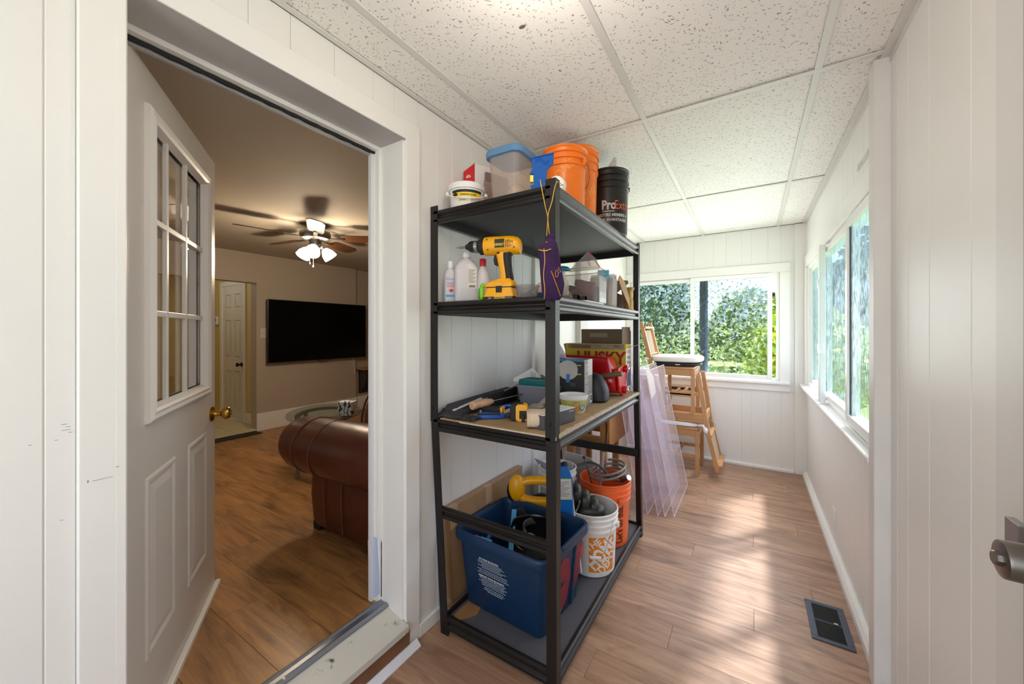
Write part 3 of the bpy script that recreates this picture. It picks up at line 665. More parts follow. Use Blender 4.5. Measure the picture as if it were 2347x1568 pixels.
# television
tv = thing('television', 'large black flat television mounted on the taupe wall', 'television', (XW + .08, 2.848, 1.3))
MB().box(-.03, .0, -.656, .656, -.375, .365).build('housing', mat('tv_black', '#050505', .35), tv, bev=.006)
MB().box(.0002, .002, -.648, .648, -.362, .357).build('screen', mat('screen_black', '#010101', .22, spec=.3), tv)
MB().box(-.08, -.03, -.2, .2, -.15, .15).build('wall_mount', BLACK_METAL, tv)
o = tag(MB().tube([(XW + .05, 2.78, .945), (XW + .05, 2.83, .905), (XW + .05, 2.92, .895), (XW + .05, 2.99, .94)], .004, 6).build('power_cable', mat('red_brown_cable', '#6d2f24', .5)), 'red-brown cable looping below the television', 'cable')
o = tag(MB().tube([(XW + .04, 3.28, .95), (XW + .03, 3.33, .90), (XW + .02, 3.36, .78), (XW - .01, 3.38, .66)], .003, 6).build('signal_cable', WHITEP), 'thin white cable hanging from the right end of the television', 'cable')

# wall desk at right
o = thing('corner_desk', 'small wooden desk with dark side panel right of the television', 'desk', (XW - .045, 3.585, ZL))
MB().box(.0, .22, -.17, .75, .595, .615).build('tabletop', PINE, o, bev=.003)
pts = [(0, .59), (0, .2)] + [(.19 * math.sin(a * PI / 16), .59 - .37 * math.cos((8 - a) * PI / 16) * 1.0) for a in range(8, -1, -1)][::-1]
MB().prism([(.0, .594), (.0, .25), (.04, .27), (.09, .32), (.13, .38), (.16, .46), (.175, .594)], .02, Matrix(((1, 0, 0, 0), (0, 0, -1, -.09), (0, 1, 0, 0), (0, 0, 0, 1)))).build('side_panel', mat('charcoal_panel', '#3f3a33', .6), o)
MB().prism([(.0, .594), (.0, .25), (.04, .27), (.09, .32), (.13, .38), (.16, .46), (.175, .594)], .02, Matrix(((1, 0, 0, 0), (0, 0, -1, .70), (0, 1, 0, 0), (0, 0, 0, 1)))).build('side_panel', MATS['charcoal_panel'], o)
MB().box(.0, .015, -.11, .70, .25, .594).build('back_panel', MATS['charcoal_panel'], o)

# ceiling fan
FX, FY = -3.08, 1.806
fan = thing('ceiling_fan', 'five blade ceiling fan with brushed nickel body and lit glass shades', 'fan', (FX, FY, HL))
NK = NICKEL
MB().lathe([(.07, 0), (.07, -.012), (.055, -.03), (.05, -.05), (0, -.05)], 28).build('canopy', NK, fan)
MB().lathe([(.06, -.045), (.115, -.055), (.12, -.085), (.11, -.115), (.08, -.125), (0, -.125)], 36).build('motor_housing', NK, fan)
MB().lathe([(.05, -.12), (.045, -.16), (.055, -.175), (.05, -.19), (0, -.2)], 24).build('switch_housing', NK, fan)
BL = mat('fan_blade_walnut', '#4a2d1b', .35, var=.2, vscale=8)
poly = [(.20, -.045), (.24, -.058), (.50, -.066), (.545, -.04), (.55, .035), (.50, .062), (.24, .058), (.20, .045)]
def fan_r(th): return Matrix.Rotation(th, 4, 'Z')
th0 = math.radians(186)
for k in range(5):
    M = fan_r(th0 + k * 2 * PI / 5) @ Matrix.Translation((0, 0, -.105)) @ Matrix.Rotation(-.22, 4, 'X')
    b_ = MB().prism([(x * 1.03, y) for x, y in poly], .006, M).build('blade', BL, fan, bev=.001)
    MB().bar(tuple(fan_r(th0 + k * 2 * PI / 5) @ Vector((.09, 0, -.11))), tuple(fan_r(th0 + k * 2 * PI / 5) @ Vector((.23, 0, -.108))), .03, .006, (0, 0, 1)).build('blade_arm', NK, b_)
SHADE = mat('lit_frosted_shade', '#fff8ec', .5, emit='#fff0d6', estr=14.0)
for k, a in enumerate((math.radians(200), math.radians(320), math.radians(80))):
    Mx = Matrix.Translation((.07 * math.cos(a), .07 * math.sin(a), -.19)) @ Matrix.Rotation(a, 4, 'Z') @ Matrix.Rotation(math.radians(-42), 4, 'Y')
    s_ = MB().lathe([(.022, 0), (.032, -.012), (.05, -.045), (.056, -.085), (.052, -.088), (.046, -.05), (.02, -.012)], 22, Mx).build('lamp_shade', SHADE, fan)
    MB().tube([(.03 * math.cos(a), .03 * math.sin(a), -.17), (.07 * math.cos(a), .07 * math.sin(a), -.185)], .012, 8).build('lamp_arm', NK, fan)
for dx, dl in ((.02, .15), (-.03, .12)):
    MB().tube([(dx, -.03, -.19), (dx, -.03, -.19 - dl)], .0016, 5).ell((dx, -.03, -.195 - dl), (.006, .006, .01), 8, 6).build('pull_chain', NK, fan)
light('fan_lamp', 'POINT', (FX, FY, HL - .36), 26.0, (1.0, .80, .56), .07)
light('fan_lamp_up', 'POINT', (FX + .10, FY - .06, HL - .31), 1.2, (1.0, .82, .58), .03)

# glass coffee table
o = thing('coffee_table', 'oval glass coffee table on a grey metal base in the living room', 'table', (-3.10, 1.90, ZL), math.radians(-32))
def oval(rx, ry, z0, z1, b, n=48): return b.loft([[(rx * math.cos(2 * PI * k / n), ry * math.sin(2 * PI * k / n), z) for k in range(n)] for z in (z0, z1)], smooth=True)
oval(.40, .29, .438, .45, MB()).build('tabletop', clear_plastic('table_glass', '#8f938a', .03, .88, '#e3e6e0'), o)
b = MB(); n = 48
b.loft([[(rx * math.cos(2 * PI * k / n), ry * math.sin(2 * PI * k / n), z) for k in range(n)] for rx, ry, z in ((.33, .225, .436), (.33, .225, .415), (.29, .19, .415), (.29, .19, .436), (.33, .225, .436))], False, False)
b.build('frame', mat('grey_table_metal', '#6e655b', .4, metal=.4), o)
for sx in (-1, 1):
    for sy in (-1, 1): MB().bar((sx * .20, sy * .15, .416), (sx * .25, sy * .19, 0), .04, .03).build('leg', MATS['grey_table_metal'], o)
oval(.26, .17, .16, .17, MB()).build('lower_shelf', MATS['table_glass'], o)
o = tag(MB().loft([rr(.11, .09, .02, 0, 4), rr(.13, .10, .025, .05, 4), rr(.125, .10, .02, .11, 4), rr(.12, .09, .02, .112, 4)]).build('tissue_box', mat('patterned_cloth', '#dfe6ea', .7)), 'white box with dark blue leaf pattern on the glass coffee table', 'box', loc=(-2.83, 1.93, ZL + .452), rot=.5)
m = MATS['patterned_cloth']; n = m.node_tree.nodes; l = m.node_tree.links; tc = n.new('ShaderNodeTexCoord'); v = n.new('ShaderNodeTexWave'); v.inputs['Scale'].default_value = 9; v.inputs['Distortion'].default_value = 9; v.inputs['Detail Scale'].default_value = 2
l.new(tc.outputs['Object'], v.inputs['Vector']); cr = n.new('ShaderNodeValToRGB'); cr.color_ramp.elements[0].position = .25; cr.color_ramp.elements[0].color = rgb('#3c4650'); cr.color_ramp.elements[1].position = .32; cr.color_ramp.elements[1].color = rgb('#dfe6ea')
l.new(v.outputs[1], cr.inputs[0]); l.new(cr.outputs[0], n['Principled BSDF'].inputs['Base Color'])

# brown leather sofa
LEA = mat('brown_leather', '#55281a', .36, var=.25, vscale=5, bump=.16, bscale=34)
LEA2 = mat('leather_piping', '#6e4232', .5)
sf = thing('sofa', 'brown leather sofa with a big rolled arm facing the television', 'sofa', (-1.82, 1.23, ZL))
# local: x along seat depth (front is -x), y along sofa width
def arm(parent, yc):
    b = MB(); n = 28; rings = []
    for (x, s, dz) in ((-.535, .02, 0), (-.53, .45, 0), (-.515, .68, 0), (-.48, .86, 0), (-.43, .96, 0), (-.35, 1.0, 0), (-.10, 1.02, .005), (.15, 1.04, .015), (.35, 1.03, .02), (.41, .9, .02), (.43, .5, .02)):
        rings.append([(x, yc + .155 * s * math.cos(2 * PI * k / n), .485 + dz + .155 * s * math.sin(2 * PI * k / n)) for k in range(n)])
    return b.loft(rings).build('armrest', LEA, parent)
a1 = arm(sf, .03)
for x, s in ((-.30, 1.005), (-.13, 1.022)):
    MB().tube([(x + .012 * math.sin(2 * PI * k / 28), .03 + .156 * s * math.cos(2 * PI * k / 28), .487 + .156 * s * math.sin(2 * PI * k / 28)) for k in range(28)], .004, 6, closed=True).build('piping', LEA2, a1)
a2 = arm(sf, 1.62)
def side(yc, w):
    b = MB(); rings = []
    for z, g in ((.03, -.02), (.06, 0), (.2, .012), (.36, .008), (.46, -.03)): rings.append(rr(.74 + g * 2, w + g, .05, z, 4, .02, yc))
    return b.loft(rings).build('side_panel', LEA, sf)
sp_ = side(.10, .18); side(1.55, .18)
for x in (-.19, -.03): MB().tube([(x, .006, .05), (x, -.004, .2), (x, -.002, .38)], .004, 6).build('piping', LEA2, sp_)
b = MB(); b.loft([rr(.72, 1.3, .05, .04, 4, .03, .82), rr(.74, 1.3, .05, .26, 4, .03, .82)]).build('base', LEA, sf)
for yy in (.50, 1.14): MB().ell((-.03, yy, .32), (.36, .33, .10), 24, 12, .45).build('seat_cushion', LEA, sf)
for yy in (.44, 1.16):
    c_ = MB().ell((.13, yy, .60), (.19, .36, .25), 28, 16, .6).build('back_cushion', LEA, sf)
    MB().tube([(.13 + .19 * math.cos(t) * .98, yy - .30, .60 + .245 * math.sin(t) * .98) for t in [2 * PI * k / 30 for k in range(30)]], .005, 6, closed=True).build('piping', mat('dark_piping', '#3a1a10', .5), c_)
MB().loft([rr(.16, 1.5, .05, .05, 4, .34, .82), rr(.16, 1.5, .06, .80, 4, .36, .82), rr(.10, 1.44, .05, .84, 4, .36, .82)]).build('back_frame', LEA, sf)
for x in (-.30, .34):
    for y_ in (.05, 1.6): MB().box(x - .03, x + .03, y_ - .03, y_ + .03, 0, .045).build('leg', BLACKM, sf)

# ---------------------------------------------------------------- outdoors
def leaves(name, blobs, n, size, cols, parent, seed=1, kind='stuff'):
    rnd = random.Random(seed); vs = []; fs = []; mi = []
    ms_ = [mat('leaf_' + c.strip('#'), c, .6) for c in cols]
    tot = sum(b_[3] * b_[4] * b_[5] for b_ in blobs)
    for b_ in blobs:
        k = int(n * b_[3] * b_[4] * b_[5] / tot)
        for _ in range(k):
            d = Vector((rnd.gauss(0, 1), rnd.gauss(0, 1), rnd.gauss(0, 1))).normalized() * (rnd.random() ** .33)
            p = Vector((b_[0] + d.x * b_[3], b_[1] + d.y * b_[4], b_[2] + d.z * b_[5]))
            a = Vector((rnd.uniform(-1, 1), rnd.uniform(-1, 1), rnd.uniform(-1, 1))).normalized(); c_ = a.cross(Vector((rnd.uniform(-1, 1), rnd.uniform(-1, 1), .3))).normalized()
            s = size * rnd.uniform(.6, 1.3); i = len(vs)
            vs += [tuple(p - a * s), tuple(p + c_ * s * .5), tuple(p + a * s), tuple(p - c_ * s * .5)]
            fs.append((i, i + 1, i + 2, i + 3)); mi.append(rnd.randrange(len(ms_)))
    me = bpy.data.meshes.new(name); me.from_pydata(vs, [], fs)
    for q in ms_: me.materials.append(q)
    me.polygons.foreach_set('material_index', mi); me.update()
    o = bpy.data.objects.new(name, me); C.objects.link(o)
    if parent: o.parent = parent
    if kind: o['kind'] = kind
    return o
tag(MB().box(-40, 40, YB + .2, 60, -.35, -.25).box(XR + .3, 40, -8, YB + .2, -.35, -.25).build('ground', mat('lawn_green', '#7b8f4c', .9, var=.35, vscale=1.2)), 'sunlit green lawn seen through the windows', 'ground', kind='structure')
def tree(name, label, x, y, h, r, col, n=5000, size=.22, seed=1, cat='tree'):
    t = thing(name, label, cat, (x, y, -.25), group=None)
    MB().tube([(0, 0, 0), (.05, 0, h * .35), (0, .05, h * .7)], [.16, .12, .05], 8).build('trunk', mat('bark', '#5b4a3a', .9), t)
    leaves('foliage', [(0, 0, h * .58, r, r, h * .42), (r * .5, -.2, h * .4, r * .6, r * .6, h * .3), (-r * .5, .2, h * .45, r * .6, r * .6, h * .32)], n, size, col, t, seed)
    return t
G1 = ['#748c58', '#8aa05c', '#62794f']; G2 = ['#98ad5c', '#7f9a55', '#abb65e']; G3 = ['#64805f', '#76916f', '#86a07e']
tree('broadleaf_tree', 'tall leafy tree at the left of the far garden', -9.0, 16, 7.5, 2.8, G1, 9000, .26, 2)
tree('broadleaf_tree', 'second tall tree behind the far garden, darker green', -4.4, 19.2, 6.6, 1.9, G3, 8000, .28, 3)
tree('broadleaf_tree', 'low rounded tree in the middle of the far garden', -.1, 18.6, 3.3, 1.3, G2, 6000, .22, 4)
tree('broadleaf_tree', 'tree beyond the right hand window', 4.6, 15, 5.2, 2.6, G3, 7000, .24, 5)
tree('broadleaf_tree', 'tree close outside the right hand window', 3.9, 9.5, 3.0, 1.3, G3, 6000, .16, 8)
h_ = thing('garden_hedge', 'long mixed green hedge at the end of the lawn', 'hedge', (-2, 23.5, -.25))
leaves('foliage', [(x, random.uniform(-.4, .4), .95, 1.6, 1.0, 1.2) for x in range(-9, 16, 2)], 16000, .2, G2 + G1, h_, 6)
s_ = thing('yellow_green_shrub', 'bright yellow green shrub just outside the open window gap', 'shrub', (.75, 7.6, -.25))
leaves('foliage', [(0, 0, 1.0, .85, .8, 1.0)], 4500, .07, ['#b9c43e', '#8fae34', '#d2cf52', '#6f8f30'], s_, 7)

# ---------------------------------------------------------------- shelving rack
RX0, RX1, RY0, RY1 = -1.175, -.585, 1.215, 2.415
rack = thing('shelving_rack', 'black metal four tier storage rack against the left wall', 'shelving', (0, 0, 0))
def upright(x0, y0, sx, sy, dxb, dyb):
    """angle post; corner at (x0,y0), flanges run to sx, sy; bottom offset"""
    W, D_, t = .040, .036, .004
    L = [(0, 0), (sx * W, 0), (sx * W, sy * t), (sx * t, sy * t), (sx * t, sy * D_), (0, sy * D_)]
    if sx * sy < 0: L = L[::-1]
    R = lambda ox, oy, z: [(x0 + ox + x, y0 + oy + y, z) for x, y in L]
    q = MB().loft([R(0, 0, .898), R(0, 0, 1.835)], smooth=False).build('upright_post', BLACK_METAL, rack)
    MB().loft([R(dxb, dyb, .0), R(.002, .002, .896)], smooth=False).build('upright_post', BLACK_METAL, rack)
    for k in range(12):
        z = .95 + k * .07
        MB().box(x0 + sx * .018 - .003, x0 + sx * .018 + .003, y0 - .0008 * sy, y0 + .0002 * sy, z, z + .018).build('slot', mat('slot_black', '#050505', .9), q) if k < 1 else None
    return q
upright(RX1, RY0, -1, 1, .006, -.002)
upright(RX0 - .012, RY0, 1, 1, .062, -.002)
upright(RX1, RY1, -1, -1, .004, .065)
upright(RX0, RY1, 1, -1, .03, .03)
BEAM_P = [(0, 0), (.016, .0), (.020, .006), (.020, .016), (.010, .024), (.010, .030), (.020, .040), (.020, .052), (.012, .056), (0, .056)]
def beam(axis, z, a0, a1, pos, out, m=BLACK_METAL, h=.056, nm='shelf_beam'):
    k = h / .056; P_ = [(x * out, y * k) for x, y in BEAM_P]
    if axis == 'x': M = Matrix(((0, 0, 1, a0), (1, 0, 0, pos), (0, 1, 0, z), (0, 0, 0, 1)))
    else: M = Matrix(((1, 0, 0, pos), (0, 0, 1, a0), (0, 1, 0, z), (0, 0, 0, 1)))
    o = MB().prism(P_, a1 - a0, M).build(nm, m, rack, bev=.001)
    return o
SHEEN = mat('sheen_metal', '#4a4948', .3, metal=.6)  # lighter copy of the rack's black metal, its sheen put into the colour
LEV = [(1.76, DECK, 1.808), (1.362, DECK, 1.419), (.858, None, .905), (.022, DECK_LOW, .068)]
for z, dk, zd in LEV:
    if z < .1:
        beam('x', z, -1.118, RX1 - .02, RY0 + .018, -1); beam('x', z, -1.14, RX1 - .02, 2.46, 1); beam('y', z, RY0 + .015, 2.47, RX1 - .016, 1); beam('y', z, RY0 + .02, 2.46, -1.10, -1)
        MB().box(-1.115, RX1 - .004, RY0 + .006, 2.47, zd - .012, zd - .002).build('shelf_deck', dk, rack, bev=.002); continue
    beam('x', z, RX0 + .005, RX1 - .02, RY0 + .020, -1)
    beam('x', z, RX0 + .005, RX1 - .02, RY1 - .020, 1)
    beam('y', z, RY0 + .015, RY1 - .01, RX1 - .020, 1, SHEEN if zd > .1 else BLACK_METAL)
    beam('y', z, RY0 + .015, RY1 - .01, RX0 + .020, -1)
    if dk: MB().box(RX0 + .008, RX1 - .008, RY0 + .006, RY1 - .006, zd - .012, zd - .002).build('shelf_deck', dk, rack, bev=.002)
o = MB().box(RX0 + .04, RX1 - .004, RY0 + .004, RY1 - .004, .901, .917).build('shelf_deck', mat('chipboard', '#a98c66', .8, var=.2, vscale=10), rack, bev=.001)
MB().box(RX0 + .15, RX1 + .001, RY0 + .001, RY0 + .006, .904, .915).build('edge_tape', mat('torn_paper_edge', '#cdbdaa', .9, var=.2, vscale=60), rack)
b = MB(); N = 60
for i in range(N):
    y0 = RY0 + .03 + (RY1 - RY0 - .06) * i / N; y1 = y0 + (RY1 - RY0 - .06) / N; hh = random.uniform(.0, .003)
    b.box(RX1 - .004 - random.uniform(0, .006), RX1 + .001 + random.uniform(0, .003), y0, y1, .906, .9175 + hh)
b.build('torn_edge', MATS['torn_paper_edge'], rack)
MB().prism([(0, 0), (.07, .01), (.05, .05), (.01, .04)], .0015, Matrix.Translation((-.65, 1.42, .9178)) @ Matrix.Rotation(.3, 4, 'Y')).build('paper_shred', CARD, rack)
MB().prism([(0, 0), (.05, .0), (.03, .04), (.0, .03)], .0015, Matrix.Translation((-.635, 1.66, .9178)) @ Matrix.Rotation(.35, 4, 'Y')).build('paper_shred', CARD, rack)
beam('x', .487, RX0 + .03, RX1 - .02, RY0 + .020, -1, h=.048, nm='cross_beam')
beam('x', .487 + .02, RX0 + .005, RX1 - .01, RY1 + .005, 1, h=.05, nm='cross_beam')

# ---------------------------------------------------------------- buckets
def bucket_profile(rt, rb, h, w=.0035):
    """outer wall with ribs near the rim, then the inner wall"""
    f = lambda z: rb + (rt - .006 - rb) * z / h
    P_ = [(0, 0), (rb - .006, 0), (rb, .006)]
    z1 = h * .70
    P_ += [(f(z1), z1), (f(z1) + .006, z1 + .003), (f(z1) + .006, z1 + .012), (f(z1) + .001, z1 + .014)]
    z2 = h * .80; P_ += [(f(z2), z2), (f(z2) + .007, z2 + .002), (f(z2) + .007, z2 + .008), (f(z2) + .001, z2 + .010)]
    z3 = h * .89; P_ += [(f(z3), z3), (f(z3) + .007, z3 + .002), (f(z3) + .007, z3 + .007), (f(z3) + .001, z3 + .009)]
    P_ += [(rt - .004, h - .012), (rt, h - .008), (rt, h - .002), (rt - .003, h), (rt - w - .004, h - .002), (f(z1) - w, z1), (rb - w, .012), (0, .010)]
    return P_, f
def bucket(name, label, loc, rt, h, m, group=None, ear=0.0, drop=True, grip=True, grip_m=None, hang=-1, wire_m=None, rb_k=.86):
    o = thing(name, label, 'bucket', loc, 0, group)
    rb = rt * rb_k; P_, f = bucket_profile(rt, rb, h)
    MB().lathe(P_, 48).build('body', m, o)
    zE = h * .76
    pts = []
    ca, sa = math.cos(ear), math.sin(ear); nx, ny = -sa, ca
    R_ = rt + .008
    for k in range(25):
        t = PI * k / 24
        x = R_ * math.cos(t) * 1.0; s = math.sin(t)
        out = R_ * 1.02 * s; dz = -rt * .95 * s
        if not drop: out = -R_ * .2 * s; dz = rt * .9 * s
        if drop: out = math.sqrt(max(0, (R_ * 1.0) ** 2 - x * x)) ; dz = -rt * .78 * s
        pts.append((x * ca + nx * out * hang * -1, x * sa + ny * out * hang * -1, zE + dz))
    hb = MB().tube(pts, .0016, 6).build('handle', wire_m or STEEL, o)
    if grip: MB().tube(pts[10:15], .009, 8).build('handle_grip', grip_m or WHITEP, hb)
    for s in (-1, 1):
        b = MB(); b.cbox((s * (rt + .001), 0, zE), (.010, .024, .024), Matrix.Rotation(ear, 4, 'Z')); b.build('ear', m, o, bev=.002)
    return o, f

CAM = Vector((0, 0))
def facing(x, y): return math.atan2(-y, -x)     # angle from a thing towards the camera

# top shelf
TZ = 1.807
# joint compound tub
ox, oy = -1.078, 1.33
TUBK = .9
o = thing('compound_tub', 'white joint compound tub with yellow and black label on the top shelf', 'tub', (ox, oy, TZ)); o.scale = (.9, .9, .84)
MB().lathe([(0, 0), (.074, 0), (.076, .004), (.083, .125), (.0, .125)], 40).build('body', WHITEP, o)
MB().lathe([(.083, .120), (.090, .121), (.091, .148), (.086, .153), (.082, .150), (0, .149)], 40).build('lid', WHITEP, o)
ph = facing(ox, oy)
def label_band(parent, rf, z0, z1, a0, a1, m, lift=.0004, name='label', n=14):
    return MB().grid(lambda u, v: ((rf(z0 + (z1 - z0) * v) + lift) * math.cos(a0 + (a1 - a0) * u), (rf(z0 + (z1 - z0) * v) + lift) * math.sin(a0 + (a1 - a0) * u), z0 + (z1 - z0) * v), n, 3).build(name, m, parent)
rf = lambda z: .076 + .007 * z / .125
YL = mat('label_yellow', '#e8c526', .5)
label_band(o, rf, .094, .112, ph - 1.0, ph + 1.0, INK)
label_band(o, rf, .076, .098, ph - .98, ph + .98, YL, .0007)
label_band(o, rf, .030, .078, ph - .9, ph + .25, mat('label_cream', '#e6dfcf', .6), .0005)
label_band(o, rf, .030, .074, ph + .25, ph + .9, mat('label_grey', '#c3beb2', .6), .0005)
label_band(o, rf, .012, .030, ph - .8, ph + .9, INK, .0006)
lettering('mason-craft', .017, INK, o, bend=(ph + .1, .087, rf, 0), bold=.02, lift=.0012)
lettering('Joint', .017, INK, o, bend=(ph - .25, .060, rf, 0), lift=.0012)
lettering('FINISHING', .015, WHITE_INK, o, bend=(ph, .021, rf, 0), bold=.02, lift=.0012)
MB().prism([(0, -.014), (.016, 0), (0, .014), (-.016, 0)], .001, face_M((.0825 * math.cos(ph - .72), .0825 * math.sin(ph - .72), .088), (-math.sin(ph - .72), math.cos(ph - .72), 0), (0, 0, 1))).build('emblem', INK, o)
pts = [((.094) * math.cos(ph + PI / 2 + PI * k / 20), .094 * math.sin(ph + PI / 2 + PI * k / 20), .115 - .055 * math.sin(PI * k / 20)) for k in range(21)]
pts = [(.094 * math.cos(ph - PI / 2 + PI * k / 20), .094 * math.sin(ph - PI / 2 + PI * k / 20), .110 - .048 * math.sin(PI * k / 20)) for k in range(21)]
MB().tube(pts, .003, 6).build('handle', WHITEP, o)
for s in (0, -1): MB().ell((pts[s][0], pts[s][1], pts[s][2]), (.010, .010, .014), 10, 6).build('ear', WHITEP, o)

# red and white carton
ca = math.radians(69)
o = thing('carton', 'red and white cardboard carton with white wifi-like swirl behind the tub', 'box', (-1.112, 1.432, TZ), ca)
# local x along the white face (towards far), local y to the left (wall)
WCARD = mat('white_card', '#e9e2df', .6)
MB().box(0, .26, 0, .072, 0, .283).build('body', WCARD, o, bev=.001)
fM = Matrix(((-.491, 0, .861, 0), (.861, 0, .491, 0), (0, 1, 0, 0), (0, 0, 0, 1)))
MB().prism([(0.0, 0), (.062, 0), (.062, .252), (.0, .283)], -.0015, fM).build('printed_flap', mat('label_red', '#c4171f', .5), o)
for k, r in enumerate((.007, .012, .017)):
    MB().tube([tuple(fM @ Vector((.034 + r * math.cos(a) * .8, .215 + r * math.sin(a), -.002))) for a in [math.radians(20 + 14 * q) for q in range(11)]], .0013, 5).build('emblem', WHITE_INK, o)
for k in range(3): MB().box(.020, .048 - .006 * k, .186 - k * .008, .188 - k * .008, -.0022, -.0014, fM).build('fine_print', mat('gold_ink', '#c98a6a', .6), o)
MB().prism([(.055, .0), (.26, 0), (.26, .215), (.05, .215)], .0012, Matrix(((1, 0, 0, 0), (0, 0, -1, -.0002), (0, 1, 0, 0), (0, 0, 0, 1)))).build('grey_print', mat('label_mauve', '#b39a94', .6), o)
MB().loft([[(x, -.0018, z) for x, y_, z in [(p[0], 0, p[1]) for p in rr(.14, .045, .01, 0, 3, .125, .235)]], [(x, -.003, z) for x, y_, z in [(p[0], 0, p[1]) for p in rr(.14, .045, .01, 0, 3, .125, .235)]]], smooth=False).build('handle_hole', mat('label_dark_mauve', '#8b7772', .7), o)

# clear bin with blue lid
o = thing('food_storage_bin', 'tall clear plastic bin with translucent blue lid on the top shelf', 'bin', (-.884, 1.405, TZ))
CP = clear_plastic('frosted_clear', '#e2dcd8', .25, .58, '#f4efec')
b = MB(); rings = [rr(.125, .145, .03, .002), rr(.13, .15, .03, .004), rr(.155, .175, .035, .235), rr(.152, .172, .033, .235), rr(.127, .147, .028, .007)]
b.loft(rings).build('body', clear_plastic('bin_clear', '#e4dcd6', .22, .80, '#f6efea'), o)
LB = clear_plastic('blue_lid_plastic', '#7fb0dc', .3, .5, '#a9c9ea')
b = MB(); b.loft([rr(.160, .180, .036, .222), rr(.178, .196, .04, .224), rr(.182, .200, .042, .243), rr(.176, .194, .04, .252), rr(.15, .168, .034, .250), rr(.14, .158, .034, .244)]).build('lid', LB, o)
MB().lathe([(0, 0), (.045, 0), (.05, .02), (.045, .09), (.02, .12), (0, .122)], 18, c=(.015, .02, .006)).build('contents', mat('beige_bag', '#d3c4ae', .8), o)

# blue multi tool shaped trim guard
def cam_plane(px, py, pz, yawoff=0.0):
    a = math.atan2(py, px) + yawoff
    right = Vector((math.sin(a), -math.cos(a), 0))
    return right
r_ = cam_plane(-.66, 1.27, 0)
o = thing('spreader_tool', 'blue plastic multi edge painting tool standing on the top shelf corner', 'tool', (-.662, 1.268, 1.822))
pl_ = [(-.042, .0), (-.048, .015), (-.040, .018), (-.035, .018), (-.035, .058), (-.047, .058), (-.049, .063), (-.040, .078), (-.040, .104), (-.046, .112), (-.044, .117), (.040, .134), (.040, .098), (.017, .072), (.014, .06), (.014, .0)]
MB().prism(pl_, .008, face_M((0, 0, 0), r_, (0, 0, 1))).build('blade', BLUEP, o, bev=.001)
MB().prism([(-.046, .114), (.041, .131), (.041, .136), (-.045, .119)], .014, face_M((0, 0, 0) , r_, (0, 0, 1)) @ Matrix.Translation((0, 0, -.003))).build('edge_lip', BLUEP, o, bev=.001)
MB().prism([(-.048, .028), (-.036, .028), (-.036, .052), (-.048, .052)], .012, face_M((0, 0, 0), r_, (0, 0, 1)) @ Matrix.Translation((0, 0, -.002))).build('insert', mat('yellow_insert', '#f2c91a', .4), o)
for k in range(3): MB().tube([tuple(face_M((0, 0, 0), r_, (0, 0, 1)) @ Vector((-.028 + u * .05, .098 + .008 * math.sin(u * 6) + k * .006, .0085))) for u in [q / 10 for q in range(11)]], .0007, 4).build('embossing', mat('deep_blue', '#0d4c92', .4), o)
o = thing('tape_roll', 'small white and yellow roll wedged behind the blue painting tool', 'roll', (-.628, 1.315, 1.845))
MB().lathe([(.018, -.012), (.034, -.012), (.034, .012), (.018, .012), (.018, -.012)], 28, Matrix.Rotation(PI / 2, 4, 'X')).build('roll', mat('tape_white', '#eceae4', .4), o)
MB().lathe([(.012, -.013), (.019, -.013), (.019, .013), (.012, .013), (.012, -.013)], 24, Matrix.Rotation(PI / 2, 4, 'X')).build('core', YL, o)

b1, f1 = bucket('orange_bucket', 'smaller orange plastic bucket on the top shelf beside the corner post', (-.717, 1.584, TZ), .104, .288, ORANGE, 'orange buckets on the top shelf', ear=facing(-.717, 1.584) + 1.0, grip=False, hang=-1, wire_m=mat('dark_wire', '#6b5a4c', .4, metal=.7))
lettering('HOME', .05, mat('pale_orange_ink', '#f79445', .5), b1, bend=(facing(-.717, 1.584) - .15, .17, f1, .7), bold=.02)
for q in ((-.5, -.46), (.04, .08)): label_band(b1, f1, .08, .235, facing(-.717, 1.584) + q[0], facing(-.717, 1.584) + q[1] - .02, MATS['pale_orange_ink'], .0006, 'label_border', 2)
label_band(b1, f1, .232, .236, facing(-.717, 1.584) - .5, facing(-.717, 1.584) + .06, MATS['pale_orange_ink'], .0006, 'label_border')
b2, f2 = bucket('orange_bucket', 'larger orange bucket behind the smaller one on the top shelf', (-.765, 1.825, TZ), .118, .392, ORANGE, 'orange buckets on the top shelf', ear=math.radians(130), grip=False)
lettering('HOME', .05, MATS['pale_orange_ink'], b2, bend=(facing(-.765, 1.825) + .6, .15, f2, .7), bold=.02)
b3, f3 = bucket('black_bucket', 'black plastic bucket with white and orange lettering on the top shelf', (-.668, 2.06, TZ), .110, .350, BLACKP, ear=math.radians(35), grip=False, rb_k=.9)
ph = facing(-.668, 2.06)
lettering('Pro', .066, mat('bucket_grey_ink', '#c3bfbf', .5), b3, bend=(ph + .02, .150, f3, 0), bold=.035, align='CENTER', sx=.8)
lettering('Extra', .066, mat('bucket_orange_ink', '#cf5a35', .5), b3, bend=(ph + .82, .150, f3, 0), align='CENTER', sx=.75)
label_band(b3, f3, .116, .120, ph - .32, ph + .32, MATS['bucket_grey_ink'], .0008, 'underline')
lettering('NOTRE MEMBRE A', .022, MATS['bucket_grey_ink'], b3, bend=(ph + .28, .098, f3, 0), bold=.03, sx=.95)
lettering('DES AVANTAGES', .022, MATS['bucket_grey_ink'], b3, bend=(ph + .28, .073, f3, 0), bold=.03, sx=.95)
o = thing('crumpled_rag', 'crumpled whitish paper sticking up out of the black bucket', 'paper', (-.66, 2.04, TZ + .20))
